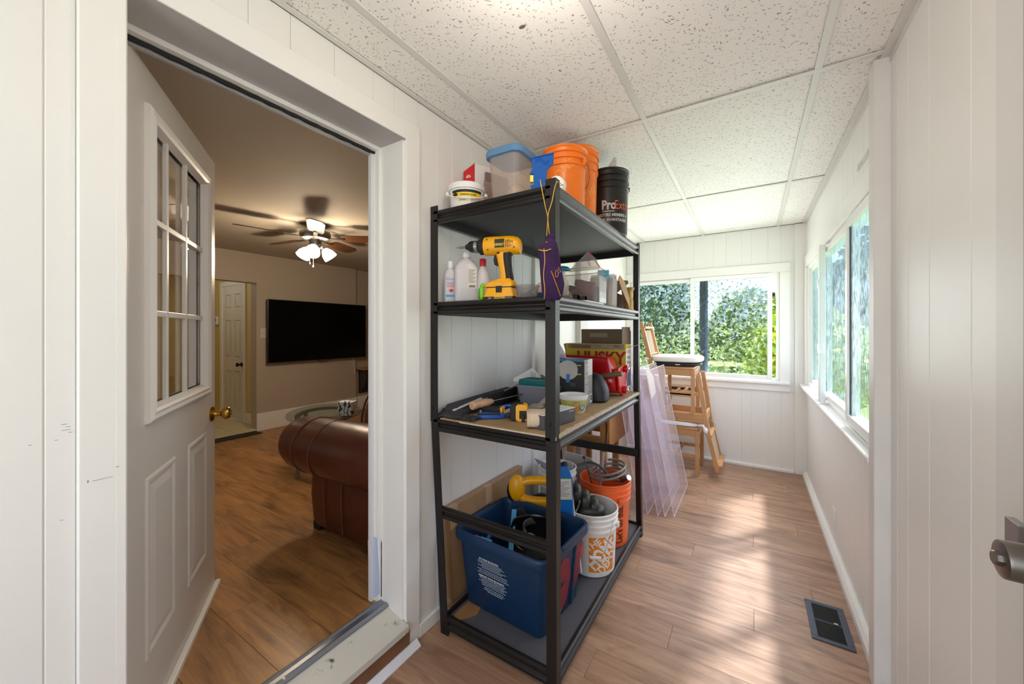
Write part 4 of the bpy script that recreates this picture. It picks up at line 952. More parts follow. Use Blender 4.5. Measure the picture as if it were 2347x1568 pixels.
MB().loft([rr(.05, .035, .01, .0, 3), rr(.04, .03, .01, .10, 3, .005), rr(.035, .024, .008, .15, 3, .012), rr(.04, .02, .006, .19, 3, .022), rr(.02, .016, .005, .225, 3, .034)]).build('paper', mat('crumpled_white', '#d7cfca', .8, var=.25, vscale=60), o)

# ---------------------------------------------------------------- second shelf
SZ = 1.4175
MILK = clear_plastic('milky_plastic', '#e6e0e2', .3, .30, '#f2ecef')
o = thing('sanitizer_bottle', 'small clear hand sanitizer bottle with white flip cap and blue lettering', 'bottle', (-1.135, 1.285, SZ), facing(-1.135, 1.285) + PI / 2)
MB().loft([rr(.050, .030, .012, 0), rr(.054, .034, .014, .004), rr(.054, .034, .014, .120), rr(.044, .028, .013, .140), rr(.026, .022, .010, .150), rr(.024, .022, .0105, .156)]).build('body', MILK, o)
MB().lathe([(.0135, .154), (.0135, .178), (.012, .184), (0, .184)], 20).build('cap', WHITEP, o)
Mf = Matrix.Translation((0, -.0178, 0)) @ Matrix.Rotation(PI / 2, 4, 'X')
lettering('Glove', .020, mat('sky_blue_ink', '#3a9bd0', .5), o, M=Mf @ Matrix.Translation((.004, .105, 0)))
for k in range(4): MB().box(-.016, .02 - .005 * (k % 2), -.0182, -.0176, .088 - .006 * k, .0895 - .006 * k).build('fine_print', RED_INK, o)
leaf = [(0, .011), (.003, .006), (.007, .008), (.006, .003), (.011, .003), (.007, -.001), (.008, -.004), (.001, -.003), (.001, -.009), (-.001, -.009), (-.001, -.003), (-.008, -.004), (-.007, -.001), (-.011, .003), (-.006, .003), (-.007, .008), (-.003, .006)]
MB().prism(leaf, .0004, Mf @ Matrix.Translation((.004, .052, .0002))).build('maple_leaf', RED_INK, o)
MB().box(-.020, .022, -.0183, -.0176, .026, .035).build('label_bar', MATS['sky_blue_ink'], o)
o = thing('jug_bottle', 'large translucent alcohol jug with back label and white cap', 'bottle', (-1.052, 1.298, SZ), facing(-1.052, 1.298) + PI / 2)
MB().loft([rr(.096, .070, .02, 0), rr(.104, .076, .022, .005), rr(.104, .076, .022, .135), rr(.094, .070, .026, .158), rr(.060, .05, .02, .180), rr(.030, .030, .0149, .188), rr(.030, .030, .0149, .200)]).build('body', MILK, o)
MB().loft([rr(.092, .064, .02, .004), rr(.099, .071, .021, .006), rr(.099, .071, .021, .058)]).build('liquid', clear_plastic('clear_liquid', '#cdc6ca', .1, .6), o)
MB().lathe([(.018, .196), (.018, .213), (.016, .216), (0, .216)], 20).build('cap', WHITEP, o)
MB().box(.004, .042, -.0392, -.0384, .058, .145).build('label', mat('label_paper', '#d8d1c5', .6), o)
for k in range(11): MB().box(.007, .039 - .006 * ((k * 7) % 3), -.0396, -.0391, .136 - .0055 * k, .138 - .0055 * k).build('fine_print', GREY_INK, o)
for k in range(9): MB().box(.010 + k * .003, .0115 + k * .003 + .001 * (k % 2), -.0396, -.0391, .061, .071).build('barcode', INK, o)
o = thing('alcohol_bottle', 'small white capped bottle hidden behind the large alcohol jug', 'bottle', (-1.11, 1.40, SZ))
MB().lathe([(0, 0), (.03, 0), (.03, .13), (.012, .155), (.012, .165), (0, .165)], 20).build('body', MILK, o); MB().lathe([(.014, .162), (.014, .19), (0, .19)], 16).build('cap', WHITEP, o)
o = thing('remover_bottle', 'frosted bottle with red cap between the jug and the drill', 'bottle', (-.992, 1.335, SZ))
MB().lathe([(0, 0), (.030, 0), (.032, .005), (.032, .09), (.026, .125), (.015, .150), (.014, .158), (0, .158)], 28).build('body', MILK, o)
MB().lathe([(.0145, .155), (.0145, .186), (.013, .189), (0, .189)], 20).build('cap', mat('cap_red', '#c41f34', .35), o)
o = thing('spring_clamp', 'small lime green plastic clip leaning beside the drill battery', 'clip', (-.945, 1.262, SZ), .3)
MB().ell((0, 0, .032), (.013, .010, .032), 16, 10).ell((.006, 0, .062), (.011, .009, .011), 12, 8).build('body', mat('lime_plastic', '#7fbf1f', .35), o)
MB().ell((-.008, -.006, .028), (.006, .006, .024), 10, 8).build('clip_arm', mat('dark_lime', '#4a8a14', .4), o)

# cordless drill
o = thing('cordless_drill', 'yellow and black cordless drill standing on its battery with a bit fitted', 'drill', (-.893, 1.300, SZ), math.radians(14))
Rx = Matrix.Rotation(math.radians(-1.5), 4, 'Y')
A = Matrix.Translation((0, 0, .228)) @ Rx @ Matrix.Rotation(PI / 2, 4, 'Y')     # lathe z -> +x
# body: motor housing along +x (back) ; chuck to -x
b = MB()
SXD = lambda x: .03 + (x - .03) * .80
def ring(x, ry, rz, zc=.228, n=24): return [(SXD(x), ry * 1.1 * math.cos(2 * PI * k / n), zc + rz * 1.1 * math.sin(2 * PI * k / n)) for k in range(n)]
b.loft([ring(-.075, .026, .031), ring(-.072, .029, .035), ring(-.02, .030, .036), ring(.05, .030, .035), ring(.085, .029, .034, .226), ring(.108, .026, .032, .222), ring(.120, .021, .026, .218), ring(.124, .015, .018, .217)]).build('motor_housing', YELLOWP, o)
b = MB(); b.loft([ring(-.105, .024, .026, .230), ring(-.10, .027, .030, .229), ring(-.076, .027, .031, .229)]).build('clutch_ring', BLACKM, o)
for k in range(12): MB().cbox((SXD(-.09), .0303 * math.cos(2 * PI * k / 12), .229 + .0333 * math.sin(2 * PI * k / 12)), (.014, .003, .003)).build('clutch_rib', BLACKM, o)
b = MB(); b.loft([ring(-.112, .020, .022, .230), ring(-.105, .022, .024, .230)]).build('chuck_sleeve', BLACKM, o)
b = MB(); b.loft([ring(-.130, .021, .0235, .231), ring(-.112, .021, .0235, .231)]).build('metal_band', STEEL, o)
for k in range(18): MB().cbox((SXD(-.121), .0232 * math.cos(2 * PI * k / 18), .231 + .0259 * math.sin(2 * PI * k / 18)), (.013, .0016, .0016)).build('band_knurl', mat('knurl_grey', '#6f6c68', .4, metal=.8), o)
b = MB(); b.loft([ring(-.184, .008, .009, .232), ring(-.172, .012, .013, .232), ring(-.158, .018, .021, .232), ring(-.130, .0205, .0235, .231)]).build('chuck', BLACKP, o)
b = MB(); b.loft([ring(-.182, .005, .0055, .232, 6), ring(-.222, .005, .0055, .232, 6), ring(-.224, .003, .004, .232, 6), ring(-.240, .0018, .002, .232, 6), ring(-.244, .0004, .0004, .232, 6)]).build('driver_bit', STEEL, o)
# handle
def hsec(cx, z, w, d, n=5): return [(x, y_, z) for x, y_, _ in rr(w, d, min(w, d) * .42, z, n, cx, 0)]
MB().loft([hsec(.035, .205, .075, .040), hsec(.028, .185, .058, .038), hsec(.030, .16, .050, .036), hsec(.036, .12, .046, .034), hsec(.042, .09, .048, .036), hsec(.040, .075, .065, .042)]).build('handle', YELLOWP, o)
MB().loft([hsec(.048, .195, .048, .0425), hsec(.043, .180, .038, .0405), hsec(.0445, .155, .036, .0385), hsec(.049, .12, .033, .0365), hsec(.053, .095, .034, .0385), hsec(.053, .085, .036, .040)]).build('rubber_grip', BLACKM, o)
MB().loft([hsec(-.002, .188, .018, .014), hsec(-.008, .170, .014, .013), hsec(-.003, .150, .016, .013), hsec(.008, .143, .012, .012)]).build('trigger', BLACKM, o)
MB().cbox((.012, -.0192, .196), (.012, .004, .010)).build('reverse_switch', BLACKM, o, bev=.001)
# battery base
MB().loft([rr(.060, .050, .015, .088, 4, .035), rr(.118, .072, .016, .070, 4, .020), rr(.126, .078, .012, .060, 4, .018), rr(.120, .076, .010, .054, 4, .018)]).build('foot', YELLOWP, o)
MB().loft([rr(.112, .072, .010, .054, 4, .018), rr(.112, .072, .010, .050, 4, .018)]).build('foot_gap', BLACKM, o)
bt = MB().loft([rr(.110, .074, .010, .050, 4, .020), rr(.116, .078, .010, .036, 4, .020), rr(.126, .082, .010, .024, 4, .020), rr(.134, .084, .010, .010, 4, .020)]).build('battery', YELLOWP, o)
MB().loft([rr(.134, .0845, .010, .014, 4, .020), rr(.136, .085, .010, .0, 4, .020)]).build('battery_base', BLACKP, bt)
MB().cbox((.022, -.0388, .043), (.026, .006, .026)).build('release_latch', BLACKM, bt, bev=.002)
MB().cbox((.022, -.0388, .064), (.030, .004, .016)).build('latch_tab', YELLOWP, o, bev=.002)
MB().cbox((.026, -.0428, .0075), (.046, .001, .012)).build('nameplate', YL, bt)
Ml = Matrix.Rotation(PI / 2, 4, 'X')
lettering('DEWALT', .011, INK, bt, M=Matrix.Translation((.026, -.0436, .0075)) @ Ml, bold=.03)
lettering('20V', .008, WHITE_INK, bt, M=Matrix.Translation((-.016, -.0430, .0075)) @ Ml)
np_ = MB().cbox((.022, -.0325, .231), (.042, .003, .034)).build('nameplate', BLACKP, o, bev=.001)
lettering('DEWALT', .014, YL, np_, M=Matrix.Translation((.022, -.0342, .225)) @ Ml, bold=.03, sx=.72)
for k in range(5): MB().cbox((.050 + k * .0065, -.0325 + .0006 * k, .228), (.0025, .002, .030 - .003 * abs(k - 1))).build('cooling_slot', BLACKM, o)
for xz in ((-.034, .250), (-.03, .208), (.083, .212)): MB().lathe([(.003, 0), (.003, .001), (0, .001)], 8, Matrix.Translation((xz[0], -.0290, xz[1])) @ Ml).build('screw', BLACKM, o)
MB().cbox((.03, -.012, .2662), (.03, .012, .004)).build('gear_switch', BLACKP, o, bev=.001)
# fix: plates sit on the curved side of the housing (nudged so they touch)

# small clear tub with screws
o = thing('screw_tub', 'small round clear tub of grey screws beside the drill battery', 'tub', (-.742, 1.288, SZ))
MB().lathe([(0, 0), (.036, 0), (.038, .003), (.046, .046), (.050, .048), (.050, .052), (.045, .052), (.036, .005), (0, .003)], 36).build('body', clear_plastic('tub_plastic', '#d8d4d2', .2, .8), o)
rnd = random.Random(3)
b = MB()
for k in range(40):
    a = rnd.uniform(0, 2 * PI); r = .027 * math.sqrt(rnd.random()); p = Vector((r * math.cos(a), r * math.sin(a), .006 + rnd.random() * .018)); d = Vector((rnd.uniform(-1, 1), rnd.uniform(-1, 1), rnd.uniform(-.3, .3))).normalized() * .010
    b.tube([tuple(p - d), tuple(p + d)], .0018, 5)
q = b.build('screws', mat('dull_screw', '#6c6660', .4, metal=.7), o); q['kind'] = 'stuff'
MB().tube([(-.02, 0, .01), (.028, .01, .045)], .004, 6).build('metal_pin', MATS['dull_screw'], o)
o = thing('putty_pot', 'beige squeeze pot with blue and green label behind the purple bag', 'pot', (-.725, 1.44, SZ))
MB().lathe([(0, 0), (.052, 0), (.054, .004), (.054, .060), (.048, .074), (.030, .084), (0, .086)], 32).build('body', mat('beige_plastic', '#d9b9a4', .45), o)
label_band(o, lambda z: .054, .006, .034, facing(-.725, 1.44) - 1.0, facing(-.725, 1.44) + .2, mat('label_blue', '#1d4f8c', .5))
label_band(o, lambda z: .054, .006, .034, facing(-.725, 1.44) - 1.3, facing(-.725, 1.44) - 1.0, mat('label_green', '#1f7a45', .5))
o = thing('spray_bottle', 'clear bottle with a blue mushroom cap behind the purple bag', 'bottle', (-.735, 1.60, SZ))
MB().lathe([(0, 0), (.03, 0), (.03, .10), (.013, .125), (.013, .155), (0, .155)], 24).build('body', CP, o)
MB().lathe([(.013, .15), (.036, .153), (.038, .158), (.028, .168), (.012, .172), (0, .172)], 24).build('cap', mat('teal_blue', '#147fa8', .35), o)

# purple drawstring bag hanging from the corner post
o = thing('drawstring_bag', 'purple velvet drawstring pouch with gold seams hanging from the corner post', 'bag', (-.600, 1.185, 0))
PV = mat('purple_velvet', '#320c44', .85, var=.3, vscale=18, bump=.2, bscale=80)
PV.node_tree.nodes['Principled BSDF'].inputs['Sheen Weight'].default_value = .0
GOLD = mat('gold_thread', '#c79a2a', .45, metal=.2)
ra = facing(-.6, 1.185); rgt = Vector((-math.sin(ra), math.cos(ra), 0)); fwd = Vector((math.cos(ra), math.sin(ra), 0))
def bagring(z, w, d, sh=0, wav=0, n=26):
    out = []
    for k in range(n):
        a = 2 * PI * k / n; ww_ = w * (1 + wav * math.sin(5 * a + 1)); p = rgt * (ww_ * math.cos(a) + sh) + fwd * (d * (1 + wav * math.sin(4 * a)) * math.sin(a)); out.append((p.x, p.y, z))
    return out
zrow = [(1.399, 1022, 1145, .006, .02), (1.405, 1013, 1158, .012, .02), (1.422, 1003, 1174, .018, .03), (1.455, 995, 1184, .021, .05), (1.49, 989, 1168, .022, .05), (1.519, 985, 1154, .022, .06), (1.548, 980, 1146, .021, .06), (1.571, 975, 1138, .020, .05), (1.587, 979, 1130, .017, .04), (1.597, 1003, 1124, .014, .04), (1.606, 1038, 1112, .011, .08), (1.612, 1046, 1106, .009, .1), (1.620, 1040, 1112, .012, .15), (1.628, 1044, 1108, .010, .12), (1.630, 1060, 1094, .005, .1)]
zr = [(z, (r_1 - l_1) * .000213, d_, ((r_1 + l_1) / 2 - 1051) * .000426, wv_) for z, l_1, r_1, d_, wv_ in zrow]
MB().loft([bagring(z, w, d, sh, wv) for z, w, d, sh, wv in zr]).build('pouch', PV, o)
def onbag(u, z, lift=.001):
    for i in range(len(zr) - 1):
        if zr[i][0] <= z <= zr[i + 1][0]:
            t = (z - zr[i][0]) / (zr[i + 1][0] - zr[i][0]); w = zr[i][1] * (1 - t) + zr[i + 1][1] * t; d = zr[i][2] * (1 - t) + zr[i + 1][2] * t; sh = zr[i][3] * (1 - t) + zr[i + 1][3] * t
    c = max(-.97, min(.97, (u - sh) / w)); p = rgt * u + fwd * (d * math.sqrt(1 - c * c) + lift); return (p.x, p.y, z)
MB().tube([onbag(-.012 + .002 * math.sin(k * .5), 1.402 + (1.575 - 1.402) * k / 20, .002) for k in range(21)], .0016, 5).build('seam', GOLD, o)
MB().tube([onbag(.044 - .032 * k / 14, 1.412 + .085 * k / 14, .002) for k in range(15)], .0015, 5).build('seam', GOLD, o)
MB().tube([onbag(-.031 + .042 * k / 10, 1.574 - .007 * math.sin(k * .3), .002) for k in range(11)], .0022, 5).build('seam', GOLD, o)
MB().tube([onbag(.031 + .005 * math.cos(2 * PI * k / 14), 1.488 + .012 * math.sin(2 * PI * k / 14), .003) for k in range(14)], .0009, 5, closed=True).build('embroidery', mat('peach_thread', '#d49a62', .6), o)
MB().tube([onbag(.040 + .004 * math.sin(k * .9), 1.492 + .0025 * k, .003) for k in range(8)], .0011, 5).build('embroidery', GOLD, o)
MB().ell(onbag(-.004, 1.597, .004), (.003, .003, .003), 8, 6).build('bead', BRASS, o)
def wp(u, z, f=0.0): p = rgt * u + fwd * f; return (p.x, p.y, z)
# cord loops round the post, resting on the top beam ends
MB().tube([wp(-.004, 1.622, .006), wp(-.001, 1.66, .01), wp(.001, 1.685, .012), wp(-.008, 1.72, .012), wp(-.018, 1.77, .012), wp(-.026, 1.815, .010), (-.026 - .01, .030, 1.822), (-.02, .078, 1.824), (.022, .080, 1.822), (.026, .02, 1.815), wp(.024, 1.79, .004), wp(.015, 1.74, .010), wp(.002, 1.70, .012), wp(.000, 1.68, .012), wp(.003, 1.65, .011), wp(.006, 1.622, .006)], .0014, 6).build('cord', GOLD, o)

# clear shoebox with ziploc bag
o = thing('clear_organizer', 'clear rectangular plastic box full of odds and ends on the second shelf', 'box', (-.735, 1.80, SZ))
OC = clear_plastic('box_clear', '#dedad9', .12, .87, '#f6f4f3')
hw_, hd, hh_ = .125, .10, .175
b = MB(); b.loft([rr(.222, .172, .01, .0, 3), rr(.246, .196, .012, hh_, 3), rr(.242, .192, .011, hh_, 3), rr(.218, .168, .009, .003, 3)], smooth=False).build('box_shell', OC, o)
MB().tube([(x * 1.0, y_, hh_ + .001) for x, y_, _ in rr(.250, .200, .013, 0, 3)], .002, 5, closed=True).build('rim', mat('box_rim', '#cfcbc9', .2), o)
rnd = random.Random(5)
for i, (c_, s_, rz, rx_, nm, col_) in enumerate([((-.02, -.05, .035), (.17, .03, .025), .2, .1, 'brown_tool', '#7a3d22'), ((.0, -.03, .075), (.18, .025, .02), -.15, -.25, 'yellow_tool', '#b5832a'), ((.03, .0, .11), (.10, .05, .03), .4, .2, 'grey_part', '#4a5457'), ((.05, -.04, .09), (.09, .05, .05), .1, .4, 'dark_red_pack', '#6d1f2b'), ((.085, .03, .05), (.03, .08, .09), .1, 0, 'dark_sleeve', '#3c2b35'), ((-.06, .03, .06), (.06, .06, .10), .3, .2, 'navy_pack', '#2e3850'), ((.02, .04, .05), (.12, .05, .08), 0, 0, 'red_pack', '#8f2b22')]):
    q = MB().cbox((0, 0, 0), s_).build(nm, mat('content_' + nm, col_, .6), o, bev=.006); q.location = c_; q.rotation_euler = (rx_ * .3, rx_, rz)
MB().cbox((.1125, .03, .08), (.002, .10, .13)).build('white_sheet', mat('cloudy_film', '#d3d7da', .4, var=.2, vscale=30), o)
o = thing('zip_bag', 'open clear zip bag with red zip strip standing in the plastic box', 'bag', (-.70, 1.80, SZ + .178))
b = MB(); b.loft([[(-.09, -.01, .0), (.07, -.005, .0), (.07, .005, .0), (-.09, .01, .0)], [(-.05, -.012, .035), (.055, -.01, .05), (.055, .010, .05), (-.05, .012, .035)], [(.012, -.003, .092), (.020, -.003, .088), (.020, .003, .088), (.012, .003, .092)]], smooth=False)
b.build('film', clear_plastic('zip_film', '#e6e2e1', .3, .75), o)
MB().bar((.016, -.004, .094), (.076, -.002, .006), .006, .004).build('zip_strip', mat('zip_red', '#c6331f', .4), o)
lettering('Slide', .022, mat('zip_print', '#b5495a', .5), o, M=face_M((.022, -.013, .035), (.35, 0, -1), (1, 0, .35)))
# white documents and grabber behind it
o = thing('paper_files', 'upright stack of white papers in clear sleeves on the second shelf', 'paper', (-.665, 1.985, SZ), .05)
for k in range(7):
    q = MB().box(-.07, .055, -.0012, .0012, 0, .155 + .012 * (k % 3)).build('sheet', PAPER if k % 2 else CP, o); q.location = (0, -.05 + k * .014, 0); q.rotation_euler = (-.10 - .02 * (k % 2), 0, .03 * (k % 3))
MB().box(-.072, -.066, -.055, .05, 0, .10).build('brown_sheet', mat('wood_brown', '#6a4330', .6), o)
o = thing('spout_clip', 'turquoise plastic comb clip lying across the clear box edge', 'clip', (-.628, 1.855, SZ + .165), facing(-.63, 1.85) + PI / 2)
TQ = mat('turquoise_plastic', '#1e9fc4', .35)
MB().box(-.028, .028, -.004, .004, -.012, .016).build('body', TQ, o, bev=.002)
for k in range(4): MB().bar((-.018 + k * .013, 0, -.010), (-.006 + k * .014, 0, -.038), .006, .006).build('tooth', TQ, o, bev=.001)
o = thing('cardboard_bracket', 'bent brown cardboard strut leaning at the far end of the second shelf', 'cardboard', (0, 0, 0))
Pz = [(-.640, 2.03, 1.552), (-.612, 2.06, 1.50), (-.605, 2.14, 1.47), (-.602, 2.22, 1.43)]
M = face_M((-.612, 2.10, SZ), (0, 1, 0), (0, 0, 1))
MB().prism([(-.045, .165), (-.02, .18), (.075, .15), (.225, .012), (.27, .008), (.27, .0), (.155, .0), (.150, .02), (.13, .035), (.02, .10), (-.05, .155)], .004, M).build('cardboard', CARD, o)
MB().box(-.66, -.604, 2.24, 2.385, SZ, SZ + .006).build('foot_flap', CARD, o)
o = thing('cardboard_flap', 'folded dark brown cardboard corner behind the papers on the second shelf', 'cardboard', (-.70, 2.22, SZ))
MB().prism([(-.10, 0), (.07, 0), (.075, .08), (.03, .10), (.095, .155), (.09, .172), (-.08, .175)], .004, face_M((0, 0, 0), (.96, .28, 0), (0, 0, 1))).build('cardboard', CARD_D, o)
o = thing('brown_paper_bag', 'crumpled tan paper bag at the far end of the second shelf', 'bag', (-.628, 2.30, SZ))
MB().loft([rr(.06, .07, .02, 0, 3), rr(.05, .06, .015, .05, 3, .004), rr(.055, .05, .012, .10, 3, -.004), rr(.07, .055, .01, .135, 3, .0)], cap1=False).build('bag', mat('tan_paper', '#a98447', .7, var=.3, vscale=25), o, solid=.002)
o = thing('pipe_offcuts', 'two short dark pipe offcuts beside the clear box', 'pipe', (-.61, 1.50, SZ))
for k, (yy, r) in enumerate(((.0, .012), (.085, .013))):
    MB().lathe([(r, 0), (r, .10), (r - .003, .10), (r - .003, 0), (r, 0)], 20, Matrix.Translation((-.005 , yy, .0155)) @ Matrix.Rotation(-PI / 2 + 0.0, 4, 'Y')).build('pipe', mat('dark_pipe', '#2c2725', .35), o)
MB().box(-.18, .01, -.10, .04, .0005, .003).build('card_leaf', mat('pinkish_card', '#c9a79b', .6), o)
o = thing('clear_blister', 'small clear blister pack beside the purple bag', 'package', (-.655, 1.40, SZ), .3)
MB().loft([rr(.10, .05, .01, 0, 3), rr(.10, .05, .01, .02, 3), rr(.05, .035, .01, .075, 3, -.02)], smooth=False).build('blister', OC, o)
o = tag(MB().box(-.03, .035, -.09, .14, 0, .006).build('white_strip', PAPER), 'flat white card lying along the edge of the second shelf', 'card', loc=(-.628, 1.62, SZ + .0005), rot=0)

# ---------------------------------------------------------------- third shelf
TH = .918
o = thing('umbrella_pouch', 'long folded black and grey fabric sleeve lying along the wall edge of the third shelf', 'sleeve', (0, 0, TH))
GF = mat('charcoal_fabric', '#35333a', .75, var=.2, vscale=30, bump=.15, bscale=60)
MB().loft([[(x + dx * .10, y_ + .0, z) for dx, z in ((-.5, .002), (.5, .0), (.5, .02 * k), (.1, .045 * k), (-.4, .05 * k))] for x, y_, k in ((-1.115, 1.265, .5), (-1.118, 1.29, .9), (-1.122, 1.42, 1.0), (-1.128, 1.60, 1.1), (-1.13, 1.80, 1.2), (-1.13, 1.86, .8))]).build('sleeve', GF, o)
rnd = random.Random(11)
b = MB(); N = 9
vs = {}
def crumple(u, v):
    r_2 = random.Random(int(u * 100) * 131 + int(v * 100) * 17 + 3)
    return (-1.165 + .12 * u + r_2.uniform(-.006, .006), 1.225 + .085 * v + r_2.uniform(-.006, .006), .004 + (.028 * math.sin(PI * v) * (1 - .5 * u)) * r_2.uniform(.3, 1.1))
b.grid(crumple, 8, 6).build('crumpled_end', GF, o, solid=.002, sharp=20)
b = MB()
def crumple2(u, v):
    r_2 = random.Random(int(u * 100) * 71 + int(v * 100) * 37 + 9)
    return (-1.06 + .10 * u + r_2.uniform(-.004, .004), 1.222 + .07 * v + r_2.uniform(-.005, .005), .003 + .014 * r_2.random())
b.grid(crumple2, 8, 5).build('crumpled_end', GF, o, solid=.0015, sharp=20)
o = thing('slim_toolbox', 'open black plastic case leaning behind the loose hand tools', 'case', (-1.068, 1.655, TH), math.radians(96))
MB().box(-.20, .10, -.005, .005, .0, .075).box(-.20, .10, -.06, -.055, 0, .02).box(-.20, .10, -.06, .0, 0, .004).box(.095, .10, -.06, .0, 0, .07).build('case_shell', BLACKM, o)
o = thing('level_rod', 'thin grey metal rod propped along the black case', 'rod', (0, 0, 0))
MB().tube([(-1.085, 1.36, TH + .035), (-1.048, 1.72, TH + .088)], .0035, 8).build('rod', mat('grey_rod', '#9a9792', .4, metal=.5), o)
MB().bar((-1.10, 1.265, TH + .028), (-1.085, 1.45, TH + .055), .014, .006).build('white_handle', mat('pale_strip', '#c9c6cc', .5), o, bev=.002)
o = thing('wooden_handled_file', 'round file with a pale turned wooden handle on the third shelf', 'file', (-1.055, 1.335, TH + .040), math.radians(79))
Mh = Matrix.Rotation(math.radians(88), 4, 'Y')
MB().lathe([(0, 0), (.017, .001), (.019, .004), (.018, .035), (.0155, .042), (.018, .048), (.020, .07), (.017, .10), (.012, .125), (.010, .130), (0, .130)], 24, Mh).build('handle', mat('beech_wood', '#cda27c', .5, var=.08), o)
MB().tube([tuple(Mh @ Vector((0, 0, .128))), tuple(Mh @ Vector((0, 0, .34)))], .003, 8).build('shaft', mat('tool_steel', '#6e6861', .4, metal=.7), o)
o = thing('pliers', 'blue handled pliers lying on the chipboard of the third shelf', 'pliers', (-.985, 1.285, TH), math.radians(33))
PB = mat('tool_blue', '#1450a8', .4)
MB().loft([[(x, y_ + w * a, z) for a, z in ((-1, .002), (1, .002), (1, .018), (-1, .018))] for x, y_, w in ((0, 0, .007), (.02, .0, .009), (.09, .002, .009), (.115, .008, .006))]).build('grip', PB, o, bev=.003)
MB().loft([[(x, y_ + w * a, z) for a, z in ((-1, .004), (1, .004), (1, .020), (-1, .020))] for x, y_, w in ((.01, .045, .006), (.05, .038, .008), (.10, .020, .008), (.12, .012, .005))]).build('grip', PB, o, bev=.003)
MB().loft([[(x, y_ + w * a, z) for a, z in ((-1, .006), (1, .006), (1, .016), (-1, .016))] for x, y_, w in ((.112, .012, .007), (.130, .010, .016), (.145, .010, .012), (.175, .010, .004))]).build('jaw', mat('dark_steel', '#3a3a3c', .4, metal=.7), o, bev=.002)
MB().box(.0, .10, -.008, .008, .018, .022).build('grip_inlay', BLACKM, o, bev=.002)
MB().lathe([(.006, 0), (.006, .012), (.003, .012), (.003, 0), (.006, 0)], 14, c=(.012, .045, .016)).build('ring', STEEL, o)
o = thing('multi_tool', 'black and yellow folding tool behind the blue pliers', 'tool', (-.985, 1.40, TH), .25)
MB().loft([rr(.09, .05, .012, 0, 4), rr(.096, .055, .014, .01, 4), rr(.09, .05, .012, .032, 4)]).build('body', BLACKM, o)
MB().box(.04, .052, -.022, .022, .006, .036).build('yellow_end', YELLOWP, o, bev=.003)
MB().tube([(.0, .03, .02), (.05, .06, .03), (.11, .06, .028), (.15, .03, .02)], .008, 8).build('blue_grip', PB, o)
# tape measure
o = thing('tape_measure', 'yellow and black tape measure with black lock tab', 'tape measure', (-.826, 1.365, TH), math.radians(26))
b = MB(); b.loft([[(x, -.026, z) for x, z, _ in [(p[0], p[1] + .034, 0) for p in rr(.072, .068, .016, 0, 5)]], [(x, .022, z) for x, z, _ in [(p[0], p[1] + .034, 0) for p in rr(.072, .068, .016, 0, 5)]]]); b.build('body', BLACKM, o, bev=.003)
b = MB(); b.loft([[(x, -.0275, z) for x, z, _ in [(p[0] + .0125, p[1] + .034, 0) for p in rr(.049, .070, .012, 0, 5)]], [(x, .0235, z) for x, z, _ in [(p[0] + .0125, p[1] + .034, 0) for p in rr(.049, .070, .012, 0, 5)]]]); b.build('shell', YELLOWP, o, bev=.003)
MB().box(.004, .034, -.032, -.026, .012, .045).build('mouth', BLACKM, o, bev=.002)
MB().box(.014, .026, -.040, -.029, -.0005, .028).build('blade_hook', BLACKM, o, bev=.001)
MB().box(-.018, .018, -.012, .012, .066, .073).build('lock_tab', BLACKM, o, bev=.003)
# bundle of samples
o = thing('sample_bundle', 'thick folded bundle of cream card in a dark grey printed sleeve at the shelf corner', 'package', (-.722, 1.268, TH), math.radians(56))
# local x towards image-left/back ; cross-section in local xz
CRM = mat('cream_card', '#d9c2a8', .6)
prof = [(-.0, .002)] + []
def loopring(y_, w, h, n=24): return [(w * math.copysign(abs(math.cos(2 * PI * k / n)) ** .6, math.cos(2 * PI * k / n)), y_, h / 2 + .002 + h / 2 * math.copysign(abs(math.sin(2 * PI * k / n)) ** .6, math.sin(2 * PI * k / n))) for k in range(n)]
for k in range(5):
    s = 1 - k * .035
    MB().loft([loopring(-.052 + k * .0012, .050 * s, .062 * s), loopring(.045, .050 * s, .062 * s)]).build('card_layer', CRM, o).location = (0, -.0, .031 * (1 - s))
MB().loft([loopring(-.046, .053, .058), loopring(-.046, .053, .066)], smooth=False).build('edge', CRM, o)
o.rotation_euler = (0, 0, math.radians(-58)); o.location = (-.700, 1.318, TH)
q = thing('grey_sleeve_box', 'flat slate grey box with small white lettering next to the corner post', 'box', (-.640, 1.372, TH), math.radians(80))
SLG = mat('slate_card', '#4d4b52', .5)
MB().box(-.105, .108, .0, .075, .0, .056).build('body', SLG, q, bev=.002)
MB().box(-.105, .108, -.001, .074, .055, .0575).build('top', PAPER, q)
lettering('laminate', .010, WHITE_INK, q, M=Matrix.Translation((.08, -.0006, .047)) @ Matrix.Rotation(PI / 2, 4, 'X'))
MB().box(-.10, -.04, .01, .065, .0576, .0585).build('picture', mat('brochure', '#a59a90', .6, var=.4, vscale=40), q)
